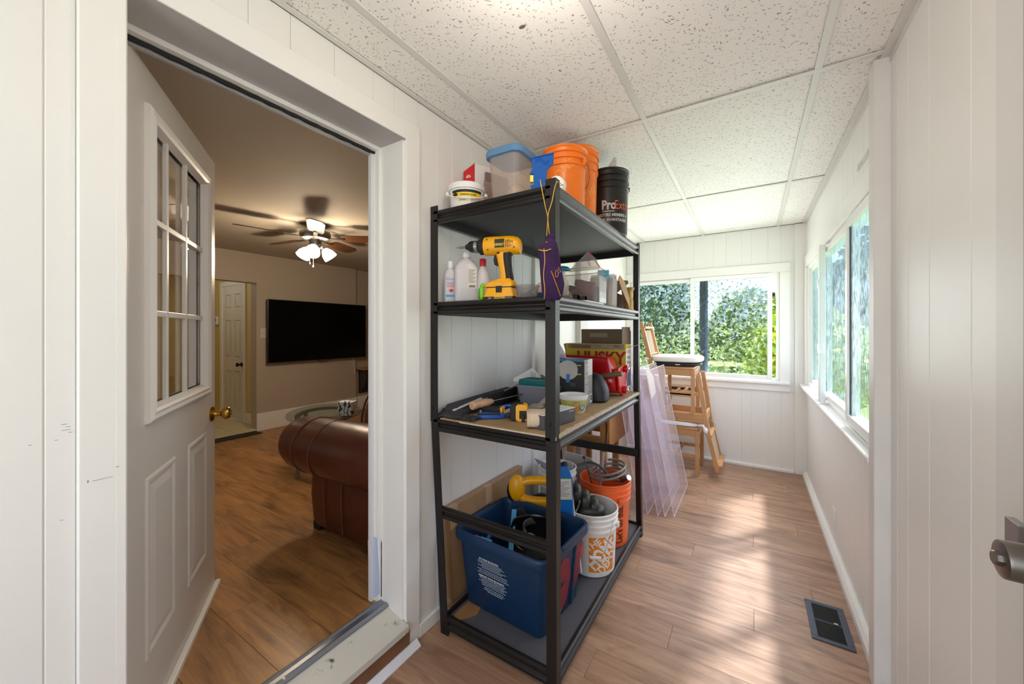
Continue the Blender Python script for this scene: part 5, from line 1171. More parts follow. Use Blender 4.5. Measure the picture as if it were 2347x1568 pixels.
# margarine tub
ox, oy = -.700, 1.645
o = thing('margarine_tub', 'round yellow green food tub with white rim and blue oval badge', 'tub', (ox, oy, TH))
TG = mat('tub_green', '#b9bb62', .45, var=.3, vscale=30)
MB().lathe([(0, 0), (.050, 0), (.052, .003), (.062, .062), (.066, .064), (.069, .080), (.066, .082), (.062, .080), (.050, .006), (0, .005)], 40).build('body', WHITEP, o)
rf = lambda z: .052 + .010 * z / .062
ph = facing(ox, oy)
label_band(o, rf, .006, .060, ph - 1.7, ph + 1.7, TG, .0006, n=24)
label_band(o, rf, .010, .045, ph - .1, ph + .45, mat('label_peach', '#d9a060', .5, var=.3, vscale=60), .0010)
c0 = ph + .75; rc = rf(.033)
MB().prism([(.015 * math.cos(2 * PI * k / 24), .019 * math.sin(2 * PI * k / 24)) for k in range(24)], .001, face_M((rc * math.cos(c0), rc * math.sin(c0), .034), (-math.sin(c0), math.cos(c0), 0), (0, 0, 1))).build('badge', mat('badge_navy', '#3a4a86', .5), o)
MB().prism([(.011 * math.cos(2 * PI * k / 24), .014 * math.sin(2 * PI * k / 24)) for k in range(24)], .0014, face_M((rc * math.cos(c0), rc * math.sin(c0), .034), (-math.sin(c0), math.cos(c0), 0), (0, 0, 1))).build('badge_centre', mat('badge_pale', '#cfcde0', .5), o)
lettering('H', .018, MATS['badge_navy'], o, M=face_M(((rc + .0022) * math.cos(c0), (rc + .0022) * math.sin(c0), .034), (-math.sin(c0), math.cos(c0), 0), (0, 0, 1)), bold=.04)
# respirator box
o = thing('respirator_box', 'black and grey carton with a picture of a white dust mask', 'box', (-.695, 1.768, TH), math.radians(2))
MB().box(-.20, .0, .0, .122, 0, .232).build('carton', mat('carton_black', '#0c0d10', .35), o, bev=.001)
MB().box(.0002, .0012, .001, .121, .001, .231).build('side_print', mat('carton_grey', '#86807c', .5), o)
MB().box(-.20, 0, -.0008, .002, .222, .2325).build('blue_edge', mat('carton_blue', '#1b6fa8', .4), o)
MB().box(.0012, .0016, .05, .121, .15, .231).build('pale_panel', mat('carton_pale', '#c6bfbb', .5), o)
for k in range(26):
    m_ = WHITE_INK if k % 7 else RED_INK
    MB().box(.0014, .0019, .012, .030 + .055 * ((k * 37) % 10) / 10, .215 - k * .0078, .2162 - k * .0078).build('fine_print', m_, o)
MB().box(.0012, .0022, .082, .116, .012, .052).build('barcode_label', WHITE_INK, o)
for k in range(9): MB().box(.0022, .0026, .086 + k * .003, .0872 + k * .003, .018, .048).build('barcode', INK, o)
Mf = face_M((-.085, -.0009, .178), (1, 0, 0), (0, 0, 1))
MB().prism([(-.052, .01), (-.045, .032), (-.022, .045), (0, .050), (.022, .045), (.045, .032), (.052, .01), (.050, -.022), (.03, -.040), (.0, -.052), (-.03, -.040), (-.050, -.022)], .0012, Mf).build('mask_picture', mat('mask_grey', '#b3aea9', .6), o)
MB().prism([(-.010, -.062), (.010, -.062), (.012, -.02), (-.008, -.02)], .002, Mf).build('valve_picture', mat('valve_blue', '#2f6fb0', .5), o)
for s in (-1, 1):
    for yy in (.026, -.018): MB().box(-.085 + s * .060 - .010, -.085 + s * .060 + .010, -.0013, 0, .178 + yy - .002, .178 + yy + .002).build('strap_print', YL, o)
for k in range(16): MB().box(-.19, -.165 + .02 * ((k * 3) % 4) / 4, -.0012, 0, .16 - k * .0095, .1615 - k * .0095).build('fine_print', GREY_INK, o)
lettering('N95', .016, WHITE_INK, o, M=face_M((-.172, -.0013, .175), (1, 0, 0), (0, 0, 1)), bold=.02)
for k in range(3): MB().box(-.075, -.045, -.0012, 0, .112 - .006 * k, .1135 - .006 * k).build('fine_print', GREY_INK, o)
o = thing('plastic_sleeve', 'crumpled clear plastic bag sticking out above the mask carton', 'bag', (-.855, 1.83, TH + .233))
MB().prism([(-.03, 0), (.04, 0), (.028, .03), (.0, .075), (-.01, .07), (-.03, .04)], .01, face_M((0, 0, 0), (1, 0, 0), (0, 0, 1))).build('film', clear_plastic('sleeve_film', '#d9d0d4', .25, .45), o, bev=.002)
# black cap shaped pouch
o = thing('black_pouch', 'rounded black nylon pouch between the mask carton and the red case', 'pouch', (-.700, 1.965, TH), .1)
MB().loft([rr(.10, .11, .03, .0, 5), rr(.12, .125, .04, .01, 5), rr(.12, .12, .045, .06, 5), rr(.10, .10, .045, .11, 5, -.006), rr(.07, .075, .035, .14, 5, -.014), rr(.03, .04, .014, .150, 5, -.02)]).build('pouch', mat('black_nylon', '#1c1b20', .5, bump=.2, bscale=30), o)
# red folding step / jack case
o = thing('red_tool_case', 'shiny red moulded plastic jack housing with bolts in front of the yellow box', 'case', (0, 0, 0))
b = MB(); b.loft([[(x, y_, z) for y_, z in ((2.10, TH + .12), (2.13, TH + .09), (2.20, TH + .09), (2.22, TH + .12), (2.21, TH + z2_), (2.11, TH + z2_))] for x, z2_ in ((-1.05, .232), (-.76, .228), (-.69, .222), (-.66, .16))], smooth=False).build('long_body', REDP, o, bev=.008)
b = MB(); P2 = [(0, .0), (.03, .0), (.07, .02), (.085, .10), (.06, .17), (.04, .225), (-.06, .23), (-.06, .16), (-.03, .10), (-.05, .06)]
MB().prism([(2.10, .12), (2.11, .165), (2.20, .175), (2.235, .168), (2.29, .14), (2.235, .005), (2.20, .0), (2.13, .035)], .014, Matrix(((0, 0, 1, -.640), (1, 0, 0, 0), (0, 1, 0, TH), (0, 0, 0, 1)))).build('end_bracket', REDP, o, bev=.003)
b = MB(); n = 20
b.loft([[(x, 2.15 + r * math.cos(PI * k / n - .1), TH + .095 - .0 + r * math.sin(2 * PI * k / n)) if False else (x, 2.165 + r * math.cos(2 * PI * k / n), TH + .088 + r * math.sin(2 * PI * k / n)) for k in range(n)] for x, r in ((-.80, .045), (-.78, .066), (-.72, .073), (-.66, .070), (-.645, .060), (-.640, .03))]).build('dome', REDP, o)
for x in (-.70, -.755): MB().tube([(x, 2.165 + .0745 * math.cos(2 * PI * k / 24), TH + .088 + .0745 * math.sin(2 * PI * k / 24)) for k in range(24)], .002, 5, closed=True).build('groove', mat('dark_red', '#5e0308', .4), o)
for (yy, zz) in ((2.225, .155), (2.205, .035)):
    f_ = MB().lathe([(.018, 0), (.022, .004), (.022, .020), (.012, .021), (0, .018)], 20, Matrix.Translation((-.626, yy, TH + zz)) @ Matrix.Rotation(PI / 2, 4, 'Y')).build('foot_boss', REDP, o)
    MB().lathe([(.011, .02), (.011, .026), (.004, .030), (0, .030)], 14, Matrix.Translation((-.626, yy, TH + zz)) @ Matrix.Rotation(PI / 2, 4, 'Y')).build('bolt', STEEL, f_)
MB().lathe([(.014, 0), (.014, .11), (0, .11)], 16, Matrix.Translation((-.70, 2.055, TH + .125)) @ Matrix.Rotation(math.radians(80), 4, 'Y')).build('wooden_grip', mat('olive_brown_grip', '#6f5836', .6), o)
o = thing('clamp', 'small red handled clamp behind the corner post on the third shelf', 'clamp', (-.965, 1.95, TH))
MB().bar((0, 0, .0), (.03, .03, .17), .02, .012).build('red_arm', REDP, o, bev=.002)
MB().box(-.03, .03, -.02, .02, .05, .11).build('red_body', REDP, o, bev=.004)
MB().ell((.03, .03, .19), (.014, .014, .02), 12, 8).build('knob', REDP, o)
o = thing('grey_disc', 'round grey plastic part leaning against the wall behind the teal lidded tub', 'disc', (-1.10, 2.10, TH))
MB().lathe([(0, 0), (.045, 0), (.05, .004), (.05, .014), (.045, .018), (0, .018)], 28, Matrix.Translation((0, 0, .052)) @ Matrix.Rotation(math.radians(65), 4, 'Y')).build('disc', mat('disc_grey', '#8d8682', .5), o)
# yellow carton
o = thing('yellow_carton', 'yellow printed carton with red lettering and open brown flaps', 'box', (-.640, 2.300, TH), math.radians(-1))
YC = mat('carton_yellow', '#cdb41c', .5)
MB().box(-.40, .0, .0, .11, 0, .295).build('carton', YC, o, bev=.001)
MB().box(.0002, .0012, .001, .109, .001, .272).build('side_print', mat('side_white', '#dcd3cf', .5), o)
MB().box(-.38, -.01, -.0008, 0, .262, .292).build('worn_strip', mat('worn_grey', '#9a9284', .7, var=.2, vscale=30), o)
for (a_, c_, d_, e_) in ((-.36, -.22, .265, .288), (-.075, -.04, .275, .288)): MB().box(a_, c_, -.0012, 0, d_, e_).build('torn_patch', CARD_D, o)
lettering('HUSKY', .105, mat('carton_red', '#a31420', .5), o, M=face_M((-.160, -.0012, .205), (1, 0, 0), (0, 0, 1)), bold=.035, sx=.95)
MB().box(-.05, .0, -.001, 0, .02, .13).build('brown_picture', mat('print_brown', '#5a2a18', .6, var=.5, vscale=60), o)
MB().box(-.05, .0, -.0011, 0, .0, .03).build('black_print', mat('print_olive', '#8f7f1a', .5), o)
for k in range(3):
    lettering(('Super', 'Strong', 'Multi')[k], .030, INK, o, M=face_M((.0014, .055, .215 - k * .030), (0, 1, 0), (0, 0, 1)), bold=.02, sx=.9)
lettering('HUSKY', .026, RED_INK, o, M=face_M((.0014, .055, .248), (0, 1, 0), (0, 0, 1)), bold=.02, sx=.9)
MB().box(.0012, .0018, .012, .10, .04, .145).build('photo_print', mat('print_photo', '#6a6f8c', .5, var=.7, vscale=45), o)
lettering('22 sacs', .026, INK, o, M=face_M((.0014, .055, .02), (0, 1, 0), (0, 0, 1)), bold=.02, sx=.8)
MB().prism([(-.33, .295), (.0, .295), (.0, .375), (-.035, .388), (-.33, .388)], .003, face_M((0, .108, 0), (1, 0, 0), (0, 0, 1))).build('flap', CARD_D, o)
MB().prism([(0, 0), (.10, 0), (.10, .11), (.01, .11)], .003, face_M((-.001, .108, .29), (-.25, -1, 0), (0, 0, 1))).build('flap', CARD_D, o)
MB().box(-.27, -.15, .1035, .105, .335, .362).build('tape_strip', mat('flap_tape', '#a2927e', .4), o)
MB().prism([(0, 0), (.11, 0), (.10, .03), (.02, .02)], .002, face_M((0.0, .0, .272), (.3, 1, .15), (1, -.3, .2))).build('torn_lip', CARD, o)
MB().prism([(0, 0), (.015, -.06), (.015, .0)], .003, face_M((-.41, .002, .292), (1, 0, 0), (0, 0, 1))).build('side_flap', CARD_D, o)
# teal lidded tub
o = thing('teal_lid_tub', 'clear plastic tub with dark teal lid behind the tape measure', 'tub', (-.925, 1.745, TH), math.radians(4))
MB().loft([rr(.20, .12, .02, 0), rr(.218, .138, .022, .085), rr(.226, .146, .024, .087), rr(.226, .146, .024, .098), rr(.21, .13, .02, .098), rr(.19, .11, .016, .004)]).build('body', clear_plastic('smoky_tub', '#b9b6c2', .25, .62, '#dddbe6'), o)
MB().loft([rr(.20, .13, .022, .097), rr(.206, .134, .024, .100), rr(.206, .134, .024, .120), rr(.20, .128, .022, .123), rr(.19, .118, .02, .119)]).build('lid', mat('teal_plastic', '#0e6b6c', .35), o)
MB().loft([rr(.18, .10, .02, .006), rr(.185, .11, .02, .04), rr(.15, .08, .02, .055)]).build('contents', mat('grey_bits', '#4f4a52', .8, var=.5, vscale=60), o)
o = thing('paper_envelope', 'white paper envelope with printing tilted behind the teal lidded tub', 'envelope', (-1.02, 1.82, TH + .095), .2)
MB().prism([(-.10, 0), (.05, 0), (.05, .03), (-.0, .085), (-.10, .02)], .003, face_M((0, 0, 0), (.9, .3, 0), (-.1, .5, .85))).build('envelope', PAPER, o)
for k in range(4): MB().prism([(-.01, .035 + k * .008), (.02, .022 + k * .008), (.02, .024 + k * .008), (-.01, .037 + k * .008)], .0036, face_M((0, 0, 0), (.9, .3, 0), (-.1, .5, .85))).build('fine_print', GREY_INK, o)
o = thing('work_gloves', 'crumpled grey-beige work gloves beside the tape measure', 'gloves', (-.855, 1.50, TH), .5)
GG = mat('glove_grey', '#aea69c', .85, var=.3, vscale=30, bump=.25, bscale=50)
MB().ell((0, 0, .016), (.065, .045, .016), 20, 10, .8).ell((.035, .0, .032), (.035, .028, .014), 14, 8).build('palm', GG, o)
for k in range(4): MB().tube([(-.05 + k * .008, -.03 + k * .018, .018), (-.085 + .005 * k, -.045 + k * .022, .022), (-.11 + .012 * k, -.05 + k * .02, .012)], [.010, .010, .008], 8).build('finger', GG, o)
MB().tube([(.04, .0, .03), (.065, .012, .05), (.08, .02, .066)], [.012, .012, .009], 8).build('thumb', GG, o)

# ---------------------------------------------------------------- bottom shelf
BZ = .0665
o = thing('flat_carton', 'tall flat brown cardboard carton taped shut and leaning on the wall behind the blue bin', 'box', (-1.142, 1.300, BZ), (0, math.radians(-1.0), 0))
MB().box(-.034, .0, .0, .64, .0, .425).build('carton', CARD, o, bev=.003)
MB().box(-.0345, .0015, .0, .64, .423, .4265).build('top_seam', mat('carton_edge', '#b59370', .7), o, bev=.001)
for y0 in (.0, .27): MB().box(-.02, .0025, y0 + .0, y0 + .05, .34 if y0 else .36, .4275).build('parcel_tape', mat('parcel_tape', '#c3a284', .3), o)
MB().box(-.034, .001, -.003, .002, .02, .40).build('end_flap', mat('carton_dark_brown', '#94714d', .8, var=.15), o)  # end piece in a darker brown than the carton
o = thing('cardboard_scrap', 'brown cardboard scrap lying on the bottom shelf by the left post', 'cardboard', (-1.02, 1.235, BZ))
MB().prism([(-.13, .05), (-.03, .0), (.02, .07), (-.01, .18), (-.10, .17)], .003, Matrix.Rotation(math.radians(-3), 4, 'Y')).build('cardboard', mat('scrap_brown', '#9c7347', .75, var=.2), o)
# blue recycling bin
o = thing('recycling_bin', 'dark blue recycling bin with white printed lines and open top', 'bin', (-.893, 1.507, BZ), math.radians(-3))
BB = mat('bin_blue', '#0a3054', .45, var=.12, vscale=6)
Wd, Dd, Hh = .495, .425, .335
MB().loft([rr(.395, .33, .03, 0), rr(.405, .34, .035, .006), rr(Wd - .035, Dd - .035, .045, Hh - .035), rr(Wd - .03, Dd - .03, .045, Hh - .034), rr(Wd - .04, Dd - .04, .042, Hh - .02), rr(.395, .33, .03, .012)]).build('body', BB, o)
MB().loft([rr(Wd - .034, Dd - .034, .045, Hh - .040), rr(Wd - .004, Dd - .004, .05, Hh - .040), rr(Wd, Dd, .05, Hh - .034), rr(Wd, Dd, .05, Hh - .006), rr(Wd - .008, Dd - .008, .048, Hh), rr(Wd - .03, Dd - .03, .042, Hh - .001), rr(Wd - .040, Dd - .040, .04, Hh - .012), rr(Wd - .044, Dd - .044, .04, Hh - .040)], False, False).build('rim', BB, o)
sx_at = lambda z: .2025 + (Wd - .035 - .405) / 2 * z / (Hh - .035)
for s_1 in (-1, 1):
    MB().box(s_1 * (Wd / 2 - .005) - .008, s_1 * (Wd / 2 - .005) + .008, -.075, .075, Hh - .012, Hh + .004).build('rim_notch', BB, o, bev=.004)
    for yy in (-.10, .08): MB().loft([[(s_1 * (sx_at(z) - .004), yy - .010, z), (s_1 * (sx_at(z) + .007), yy - .007, z), (s_1 * (sx_at(z) + .007), yy + .007, z), (s_1 * (sx_at(z) - .004), yy + .010, z)] for z in (.01, .295)], smooth=False).build('rib', BB, o)
RP = mat('red_spray_paint', '#8e2038', .5, var=.5, vscale=14)
tl = math.atan2((Dd - .035 - .34) / 2, Hh - .04)
fM = face_M((0, -.1712, .006), (1, 0, 0), (0, -math.sin(tl), math.cos(tl)))
lettering('IN YOUR BLUE BOX:', .0115, WHITE_INK, o, M=fM @ Matrix.Translation((-.045, .235, .0025)), bold=.025)
lettering('REMOVE YOUR BLUE BOX:', .0115, WHITE_INK, o, M=fM @ Matrix.Translation((-.035, .158, .0025)), bold=.025)
rnd = random.Random(4)
fp = mat('faded_white_ink', '#9aa9ba', .6)
def dashes(yy, c, w):
    b = MB(); x = c - w / 2
    while x < c + w / 2:
        L_ = rnd.uniform(.005, .012); b.box(x, min(x + L_, c + w / 2), yy - .0017, yy + .0017, .002, .0026, fM); x += L_ + .0022
    b.build('fine_print', fp, o)
for yy, c, w in [(.226, -.04, .13), (.219, -.035, .14), (.212, -.035, .10), (.205, -.03, .15), (.198, -.03, .11), (.188, -.03, .16), (.180, -.025, .15), (.172, -.025, .17), (.149, -.03, .14), (.142, -.03, .12), (.135, -.03, .15), (.128, -.03, .12), (.120, -.025, .13), (.110, -.025, .10), (.102, -.025, .11), (.095, -.02, .08)]: dashes(yy, c, w)
MB().loft([[(sx_at(z) + d_, yy, z) for yy, z in ((-.085, .05), (-.03, .02), (.03, .05), (.055, .15), (.03, .24), (-.04, .27), (-.09, .19))] for d_ in (-.001, .0012)], smooth=False).build('spray_mark', RP, o)
MB().loft([[(sx_at(z) + d_, yy, z) for yy, z in ((.10, .06), (.14, .10), (.15, .22), (.11, .28), (.095, .2))] for d_ in (-.001, .0012)], smooth=False).build('spray_mark', RP, o)
# what lies in the blue bin
BH = BZ + Hh
o = thing('welding_mask', 'black plastic face shield and strap lying in the blue bin', 'face shield', (-.845, 1.52, BH - .07), .5)
def shell(u, v):
    a = -1.2 + 2.4 * u; r = .095 + .02 * math.sin(PI * v); return (r * math.sin(a), r * math.cos(a) * .8 - .03, -.06 + .16 * v)
MB().grid(shell, 16, 8).build('shield', mat('black_gloss', '#0d0e10', .22), o, solid=.004)
def strap(u, v): a = -2.2 + 3.6 * u; return (.085 * math.sin(a) + .04, .06 * math.cos(a), .03 + .035 * v + .02 * math.sin(3 * u))
MB().grid(strap, 24, 3).build('strap', mat('strap_grey', '#3c3c3c', .6), o, solid=.003)
MB().prism([(-.06, 0), (.07, -.02), (.01, .11), (-.03, .10)], .006, face_M((-.05, .08, .0), (.9, .2, 0), (-.1, .2, .95))).build('bracket', BLACKP, o, bev=.002)
MB().tube([(-.03 + .05 * math.cos(t), -.05 + .01 * math.sin(t * 2), .02 + .04 * math.sin(t)) for t in [2 * PI * k / 24 for k in range(18)]], .0025, 6).build('wire_clip', STEEL, o)
MB().ell((.02, .0, -.07), (.13, .10, .05), 20, 10).build('bag_base', BLACKM, o)
o = thing('black_sheet', 'folded black plastic sheeting filling the right side of the blue bin', 'sheeting', (-.80, 1.45, BZ + .10))
MB().loft([rr(.22, .20, .03, 0), rr(.25, .22, .04, .05), rr(.24, .20, .04, .10), rr(.16, .14, .04, .13)]).build('sheeting', mat('black_sheeting', '#131315', .5, bump=.4, bscale=18), o)
o = thing('blue_bracket', 'light blue metal square leaning against the rim inside the blue bin', 'bracket', (-.99, 1.40, BZ + .19))
LBM = mat('light_blue_metal', '#4e9ac2', .4)
MB().bar((.02, .16, .17), (.13, -.065, .0), .022, .014).build('blade', LBM, o, bev=.001)
MB().box(-.03, .03, -.055, -.04, .05, .12).build('blade', LBM, o, bev=.001)
MB().bar((.0, .0, .14), (-.02, -.04, .06), .014, .010).build('blade', mat('mid_blue_metal', '#2a6ea0', .4), o, bev=.001)
o = thing('grey_pouch', 'small grey rag in the left front corner of the blue bin', 'rag', (-1.06, 1.37, BZ + .265))
MB().ell((0, 0, 0), (.035, .03, .03), 14, 8).build('rag', GG, o)
# yellow saw handle
o = thing('yellow_saw', 'yellow power tool with a looped handle lying behind the blue bin', 'saw', (-.935, 1.775, BZ + .385), facing(-.93, 1.775) + PI / 2)
out = [(.12 * math.copysign(abs(math.cos(t)) ** .7, math.cos(t)), .0, .055 * math.copysign(abs(math.sin(t)) ** .7, math.sin(t))) for t in [2 * PI * k / 32 for k in range(32)]]
MB().tube(out, .022, 12, closed=True).build('handle_loop', YELLOWP, o)
MB().ell((-.13, .0, .01), (.045, .035, .07), 18, 12).build('housing', YELLOWP, o)
MB().ell((-.155, .012, -.01), (.03, .03, .055), 14, 10).build('grip_pad', BLACKM, o)
MB().box(-.05, .12, -.02, .02, -.11, -.05).build('base', YELLOWP, o, bev=.01)
MB().lathe([(.07, -.01), (.07, .01), (0, .012)], 24, Matrix.Translation((0, .035, -.10)) @ Matrix.Rotation(PI / 2, 4, 'X')).build('blade_guard', BLACKM, o)
MB().box(-.06, .10, -.012, .022, -.385, -.10).build('shoe', BLACKM, o, bev=.004)
# rear white pail
bk, fk = bucket('white_pail', 'white pail at the back of the bottom shelf holding a grey funnel', (-1.01, 2.13, BZ), .115, .40, WHITEP, ear=.6, grip=False)
o = thing('pointed_funnel', 'grey pointed cone and dark hose standing in the rear white pail', 'funnel', (-1.02, 2.11, BZ + .34))
MB().lathe([(.045, 0), (.02, .10), (.002, .16), (0, .161)], 18, Matrix.Rotation(-1.05, 4, 'Y') @ Matrix.Translation((0, 0, 0))).build('cone', mat('cone_grey', '#8c8b90', .4), o)
MB().tube([(.06, 0, -.06), (.07, .0, .05), (.05, .02, .08)], .022, 10).build('hose', BLACKM, o)
# white home improvement bucket
wb_o, fw = bucket('white_bucket', 'white bucket with orange square logo and white stencil lettering on the bottom shelf', (-.712, 1.912, BZ), .137, .315, WHITEP, ear=facing(-.71, 1.91) + 1.35, hang=-1, grip=False, wire_m=mat('pale_wire', '#a9a8ad', .4, metal=.5))
ph = facing(-.712, 1.912)
label_band(wb_o, fw, .030, .205, ph - .10, ph + 1.05, mat('logo_orange', '#ec8b12', .45), .0008, n=20)
lettering('THE', .046, WHITE_INK, wb_o, bend=(ph + .08, .168, fw, .62), bold=.03, lift=.0018)
lettering('HOME', .105, WHITE_INK, wb_o, bend=(ph + .46, .125, fw, .82), bold=.03, lift=.0018, sx=.62)
lettering('DEPOT', .066, WHITE_INK, wb_o, bend=(ph + .78, .085, fw, .82), bold=.03, lift=.0018, sx=.72)
Mg = Matrix.Translation((.128 * math.cos(ph + .15), .128 * math.sin(ph + .15), .115))
MB().tube([(.134 * math.cos(ph - .05), .134 * math.sin(ph - .05), .112), (.139 * math.cos(ph + .35), .139 * math.sin(ph + .35), .113)], .008, 10).build('grip_tube', WHITEP, wb_o)
MB().tube([(.139 * math.cos(ph + .33 + k * .06), (.139 + .0 * k) * math.sin(ph + .33 + k * .06), .113 + .011 * k + .0009 * k * k) for k in range(10)], .0016, 6).build('handle_wire', MATS['pale_wire'], wb_o)
# orange bucket
ob, fo = bucket('orange_hose_bucket', 'orange bucket full of grey hose coils at the far end of the bottom shelf', (-.738, 2.212, BZ), .150, .358, ORANGE_D, ear=facing(-.74, 2.21) + .6, grip=False)
ph = facing(-.738, 2.212)
lettering("Let's do this.", .058, mat('faded_black_ink', '#5a2c1c', .6), ob, bend=(ph + .66, .135, fo, PI / 2), bold=.03, lift=.0012, sx=.72)
MB().grid(lambda u, v: ((fo(.03 + .22 * v) + .001) * math.cos(ph + .48 + .004 * u), (fo(.03 + .22 * v) + .001) * math.sin(ph + .48 + .004 * u), .03 + .22 * v), 2, 4).build('print_border', MATS['faded_black_ink'], ob)
# hoses
HZ = BZ + .358
o = thing('braided_hose', 'coiled grey braided supply hose with chrome ends in the orange bucket', 'hose', (-.738, 2.212, HZ))
HG = mat('braided_grey', '#86817d', .35, metal=.5, bump=.3, bscale=300)
MB().tube([(.10 * math.cos(t) + .02, .10 * math.sin(t) - .01, .012 + .02 * math.sin(t * 1.0 + 1) + .004 * t) for t in [4.6 * PI * k / 70 for k in range(71)]], .0075, 8).build('hose', HG, o)
MB().tube([(-.19 + .02 * k, -.02 + .03 * math.sin(k * .35), .03 + .035 * math.sin(k * .28)) for k in range(14)] + [(.09, .06, -.03)], .007, 8).build('hose', mat('dark_braid', '#5f5a58', .4, metal=.4), o)
MB().tube([(.06 * math.cos(t) + .04, .05 * math.sin(t) + .01, -.01 + .006 * t) for t in [2 * PI * k / 30 for k in range(28)]], .008, 8).build('hose', mat('brown_hose', '#4a3a34', .5), o)
MB().tube([(.11, -.02, .01), (.145, -.045, .035)], .011, 10).build('chrome_end', STEEL, o)
MB().tube([(.145, -.045, .035), (.155, -.052, .043)], .016, 8).build('chrome_nut', STEEL, o)
o = thing('grey_pipe', 'pale grey plastic pipe standing up out of the orange bucket', 'pipe', (-.76, 2.22, BZ + .012))
MB().tube([(-.03, -.04, .0), (.0, .03, .475)], .009, 10).build('pipe', mat('pipe_grey', '#a5a0a6', .4), o)
o = thing('steel_rod', 'thin steel rod with a knobbed end leaning out of the orange bucket', 'rod', (-.80, 2.22, BZ + .012))
MB().tube([(.07, .0, .0), (-.06, -.03, .44)], .0045, 8).build('rod', MATS['tool_steel'], o); MB().ell((-.062, -.03, .445), (.009, .009, .009), 10, 8).build('knob', BLACKM, o)
# respirator hose piece in the white bucket
o = thing('knee_pads', 'ribbed dark rubber knee pads stuffed into the white bucket', 'knee pads', (-.765, 1.885, BZ + .335), facing(-.765, 1.885) + PI / 2); o.scale = (1.25, 1.2, 1.25)
RB = mat('dark_olive_rubber', '#34342f', .42)
for k in range(5):
    a = math.radians(12); x = -.085 + k * .036; z = .078 - k * .024
    MB().ell((x, 0, z), (.022, .050, .033), 16, 10, .7, None).build('rib', RB, o, bev=0)
MB().ell((.045, 0, -.035), (.06, .055, .03), 18, 10, .8).ell((.045, 0, -.055), (.065, .06, .014), 18, 8).build('base', RB, o)
MB().ell((-.05, -.02, -.01), (.045, .05, .08), 16, 10).build('cup', BLACKP, o)
MB().tube([(-.06 + .06 * k / 10, -.055, .03 - .07 * math.sin(k * .3)) for k in range(11)], .004, 6).build('strap', STEEL, o)
# blue brush package and brushes
o = thing('blue_package', 'blue hanging package with a printed label behind the white bucket', 'package', (-.775, 1.765, BZ), (math.radians(4), math.radians(-3), facing(-.79, 1.745) + PI / 2))
MB().loft([rr(.07, .02, .008, 0, 3), rr(.085, .022, .008, .50, 3), rr(.05, .018, .006, .56, 3)]).build('package', mat('package_blue', '#1267b8', .35), o, bev=.002)
MB().box(-.035, .035, -.0125, -.0108, .40, .50).build('label', mat('label_offwhite', '#cfcac4', .6), o)
MB().box(-.037, .037, -.0122, -.0105, .397, .503).build('label_border', mat('label_lime', '#b8c93a', .5), o)
for k in range(8): MB().box(-.030, .026 - .012 * (k % 3), -.013, -.0124, .485 - .010 * k, .488 - .010 * k).build('fine_print', GREY_INK, o)
o = thing('wire_brush', 'wooden backed wire brush with brown bristles beside the blue package', 'brush', (-.800, 1.870, BZ + .19), (0, math.radians(-8), facing(-.8, 1.87) + PI / 2))
MB().bar((0, 0, 0), (0, 0, .19), .03, .012).build('handle', mat('clear_blue_plastic', '#3a86c8', .3), o, bev=.004)
MB().box(-.022, .022, -.03, .02, .13, .20).build('bristles', mat('bristle_brown', '#7a4b28', .9, var=.5, vscale=120), o)
o = thing('striped_stakes', 'two thin red and white striped sticks leaning behind the corner post', 'sticks', (-.725, 1.728, BZ))
for k in range(2):
    MB().tube([(.0 + .03 * k, 0, .06), (-.07 + .03 * k, .05, .40)], .006, 8).build('stick', mat('stick_white', '#e2d6d6', .4) if k else mat('stick_red', '#c0402c', .4), o)
MB().box(-.03, .03, -.01, .03, .14, .19).build('red_sleeve', mat('stick_sleeve', '#c2492f', .4), o, bev=.004)
o = thing('grey_tray', 'pale grey rigid tray standing on edge behind the orange bucket', 'tray', (-.93, 2.33, BZ), math.radians(0))
MB().prism([(-.13, 0), (.10, 0), (.11, .36), (.06, .415), (-.12, .43)], .012, face_M((0, 0, 0), (1, 0, 0), (0, 0, 1))).build('tray', mat('tray_grey', '#a8a4a3', .6), o, bev=.004)

# ---------------------------------------------------------------- far end of the porch
# drop leaf table behind the rack
o = thing('folding_table', 'small pine folding table with a hanging rounded leaf beyond the rack', 'table', (0, 0, 0))
WD = mat('old_pine', '#a8743f', .5, var=.18, vscale=12)
MB().box(-1.16, -.86, 2.56, 3.02, .80, .82).build('tabletop', WD, o, bev=.004)
MB().prism([(2.60, .50), (2.62, .48), (3.06, .48), (3.08, .50), (3.08, .80), (2.60, .80)], .016, Matrix(((0, 0, 1, -.852), (1, 0, 0, 0), (0, 1, 0, 0), (0, 0, 0, 1)))).build('hanging_leaf', WD, o, bev=.003)
for (x, y_) in ((-.885, 2.90), (-1.13, 2.60), (-1.13, 2.98), (-.885, 2.62)): MB().box(x - .02, x + .02, y_ - .02, y_ + .02, 0, .80).build('leg', WD, o, bev=.002)
MB().box(-1.12, -.88, 2.59, 2.61, .48, .55).box(-1.13, -.90, 2.97, 2.99, .48, .55).build('apron', WD, o, bev=.002)
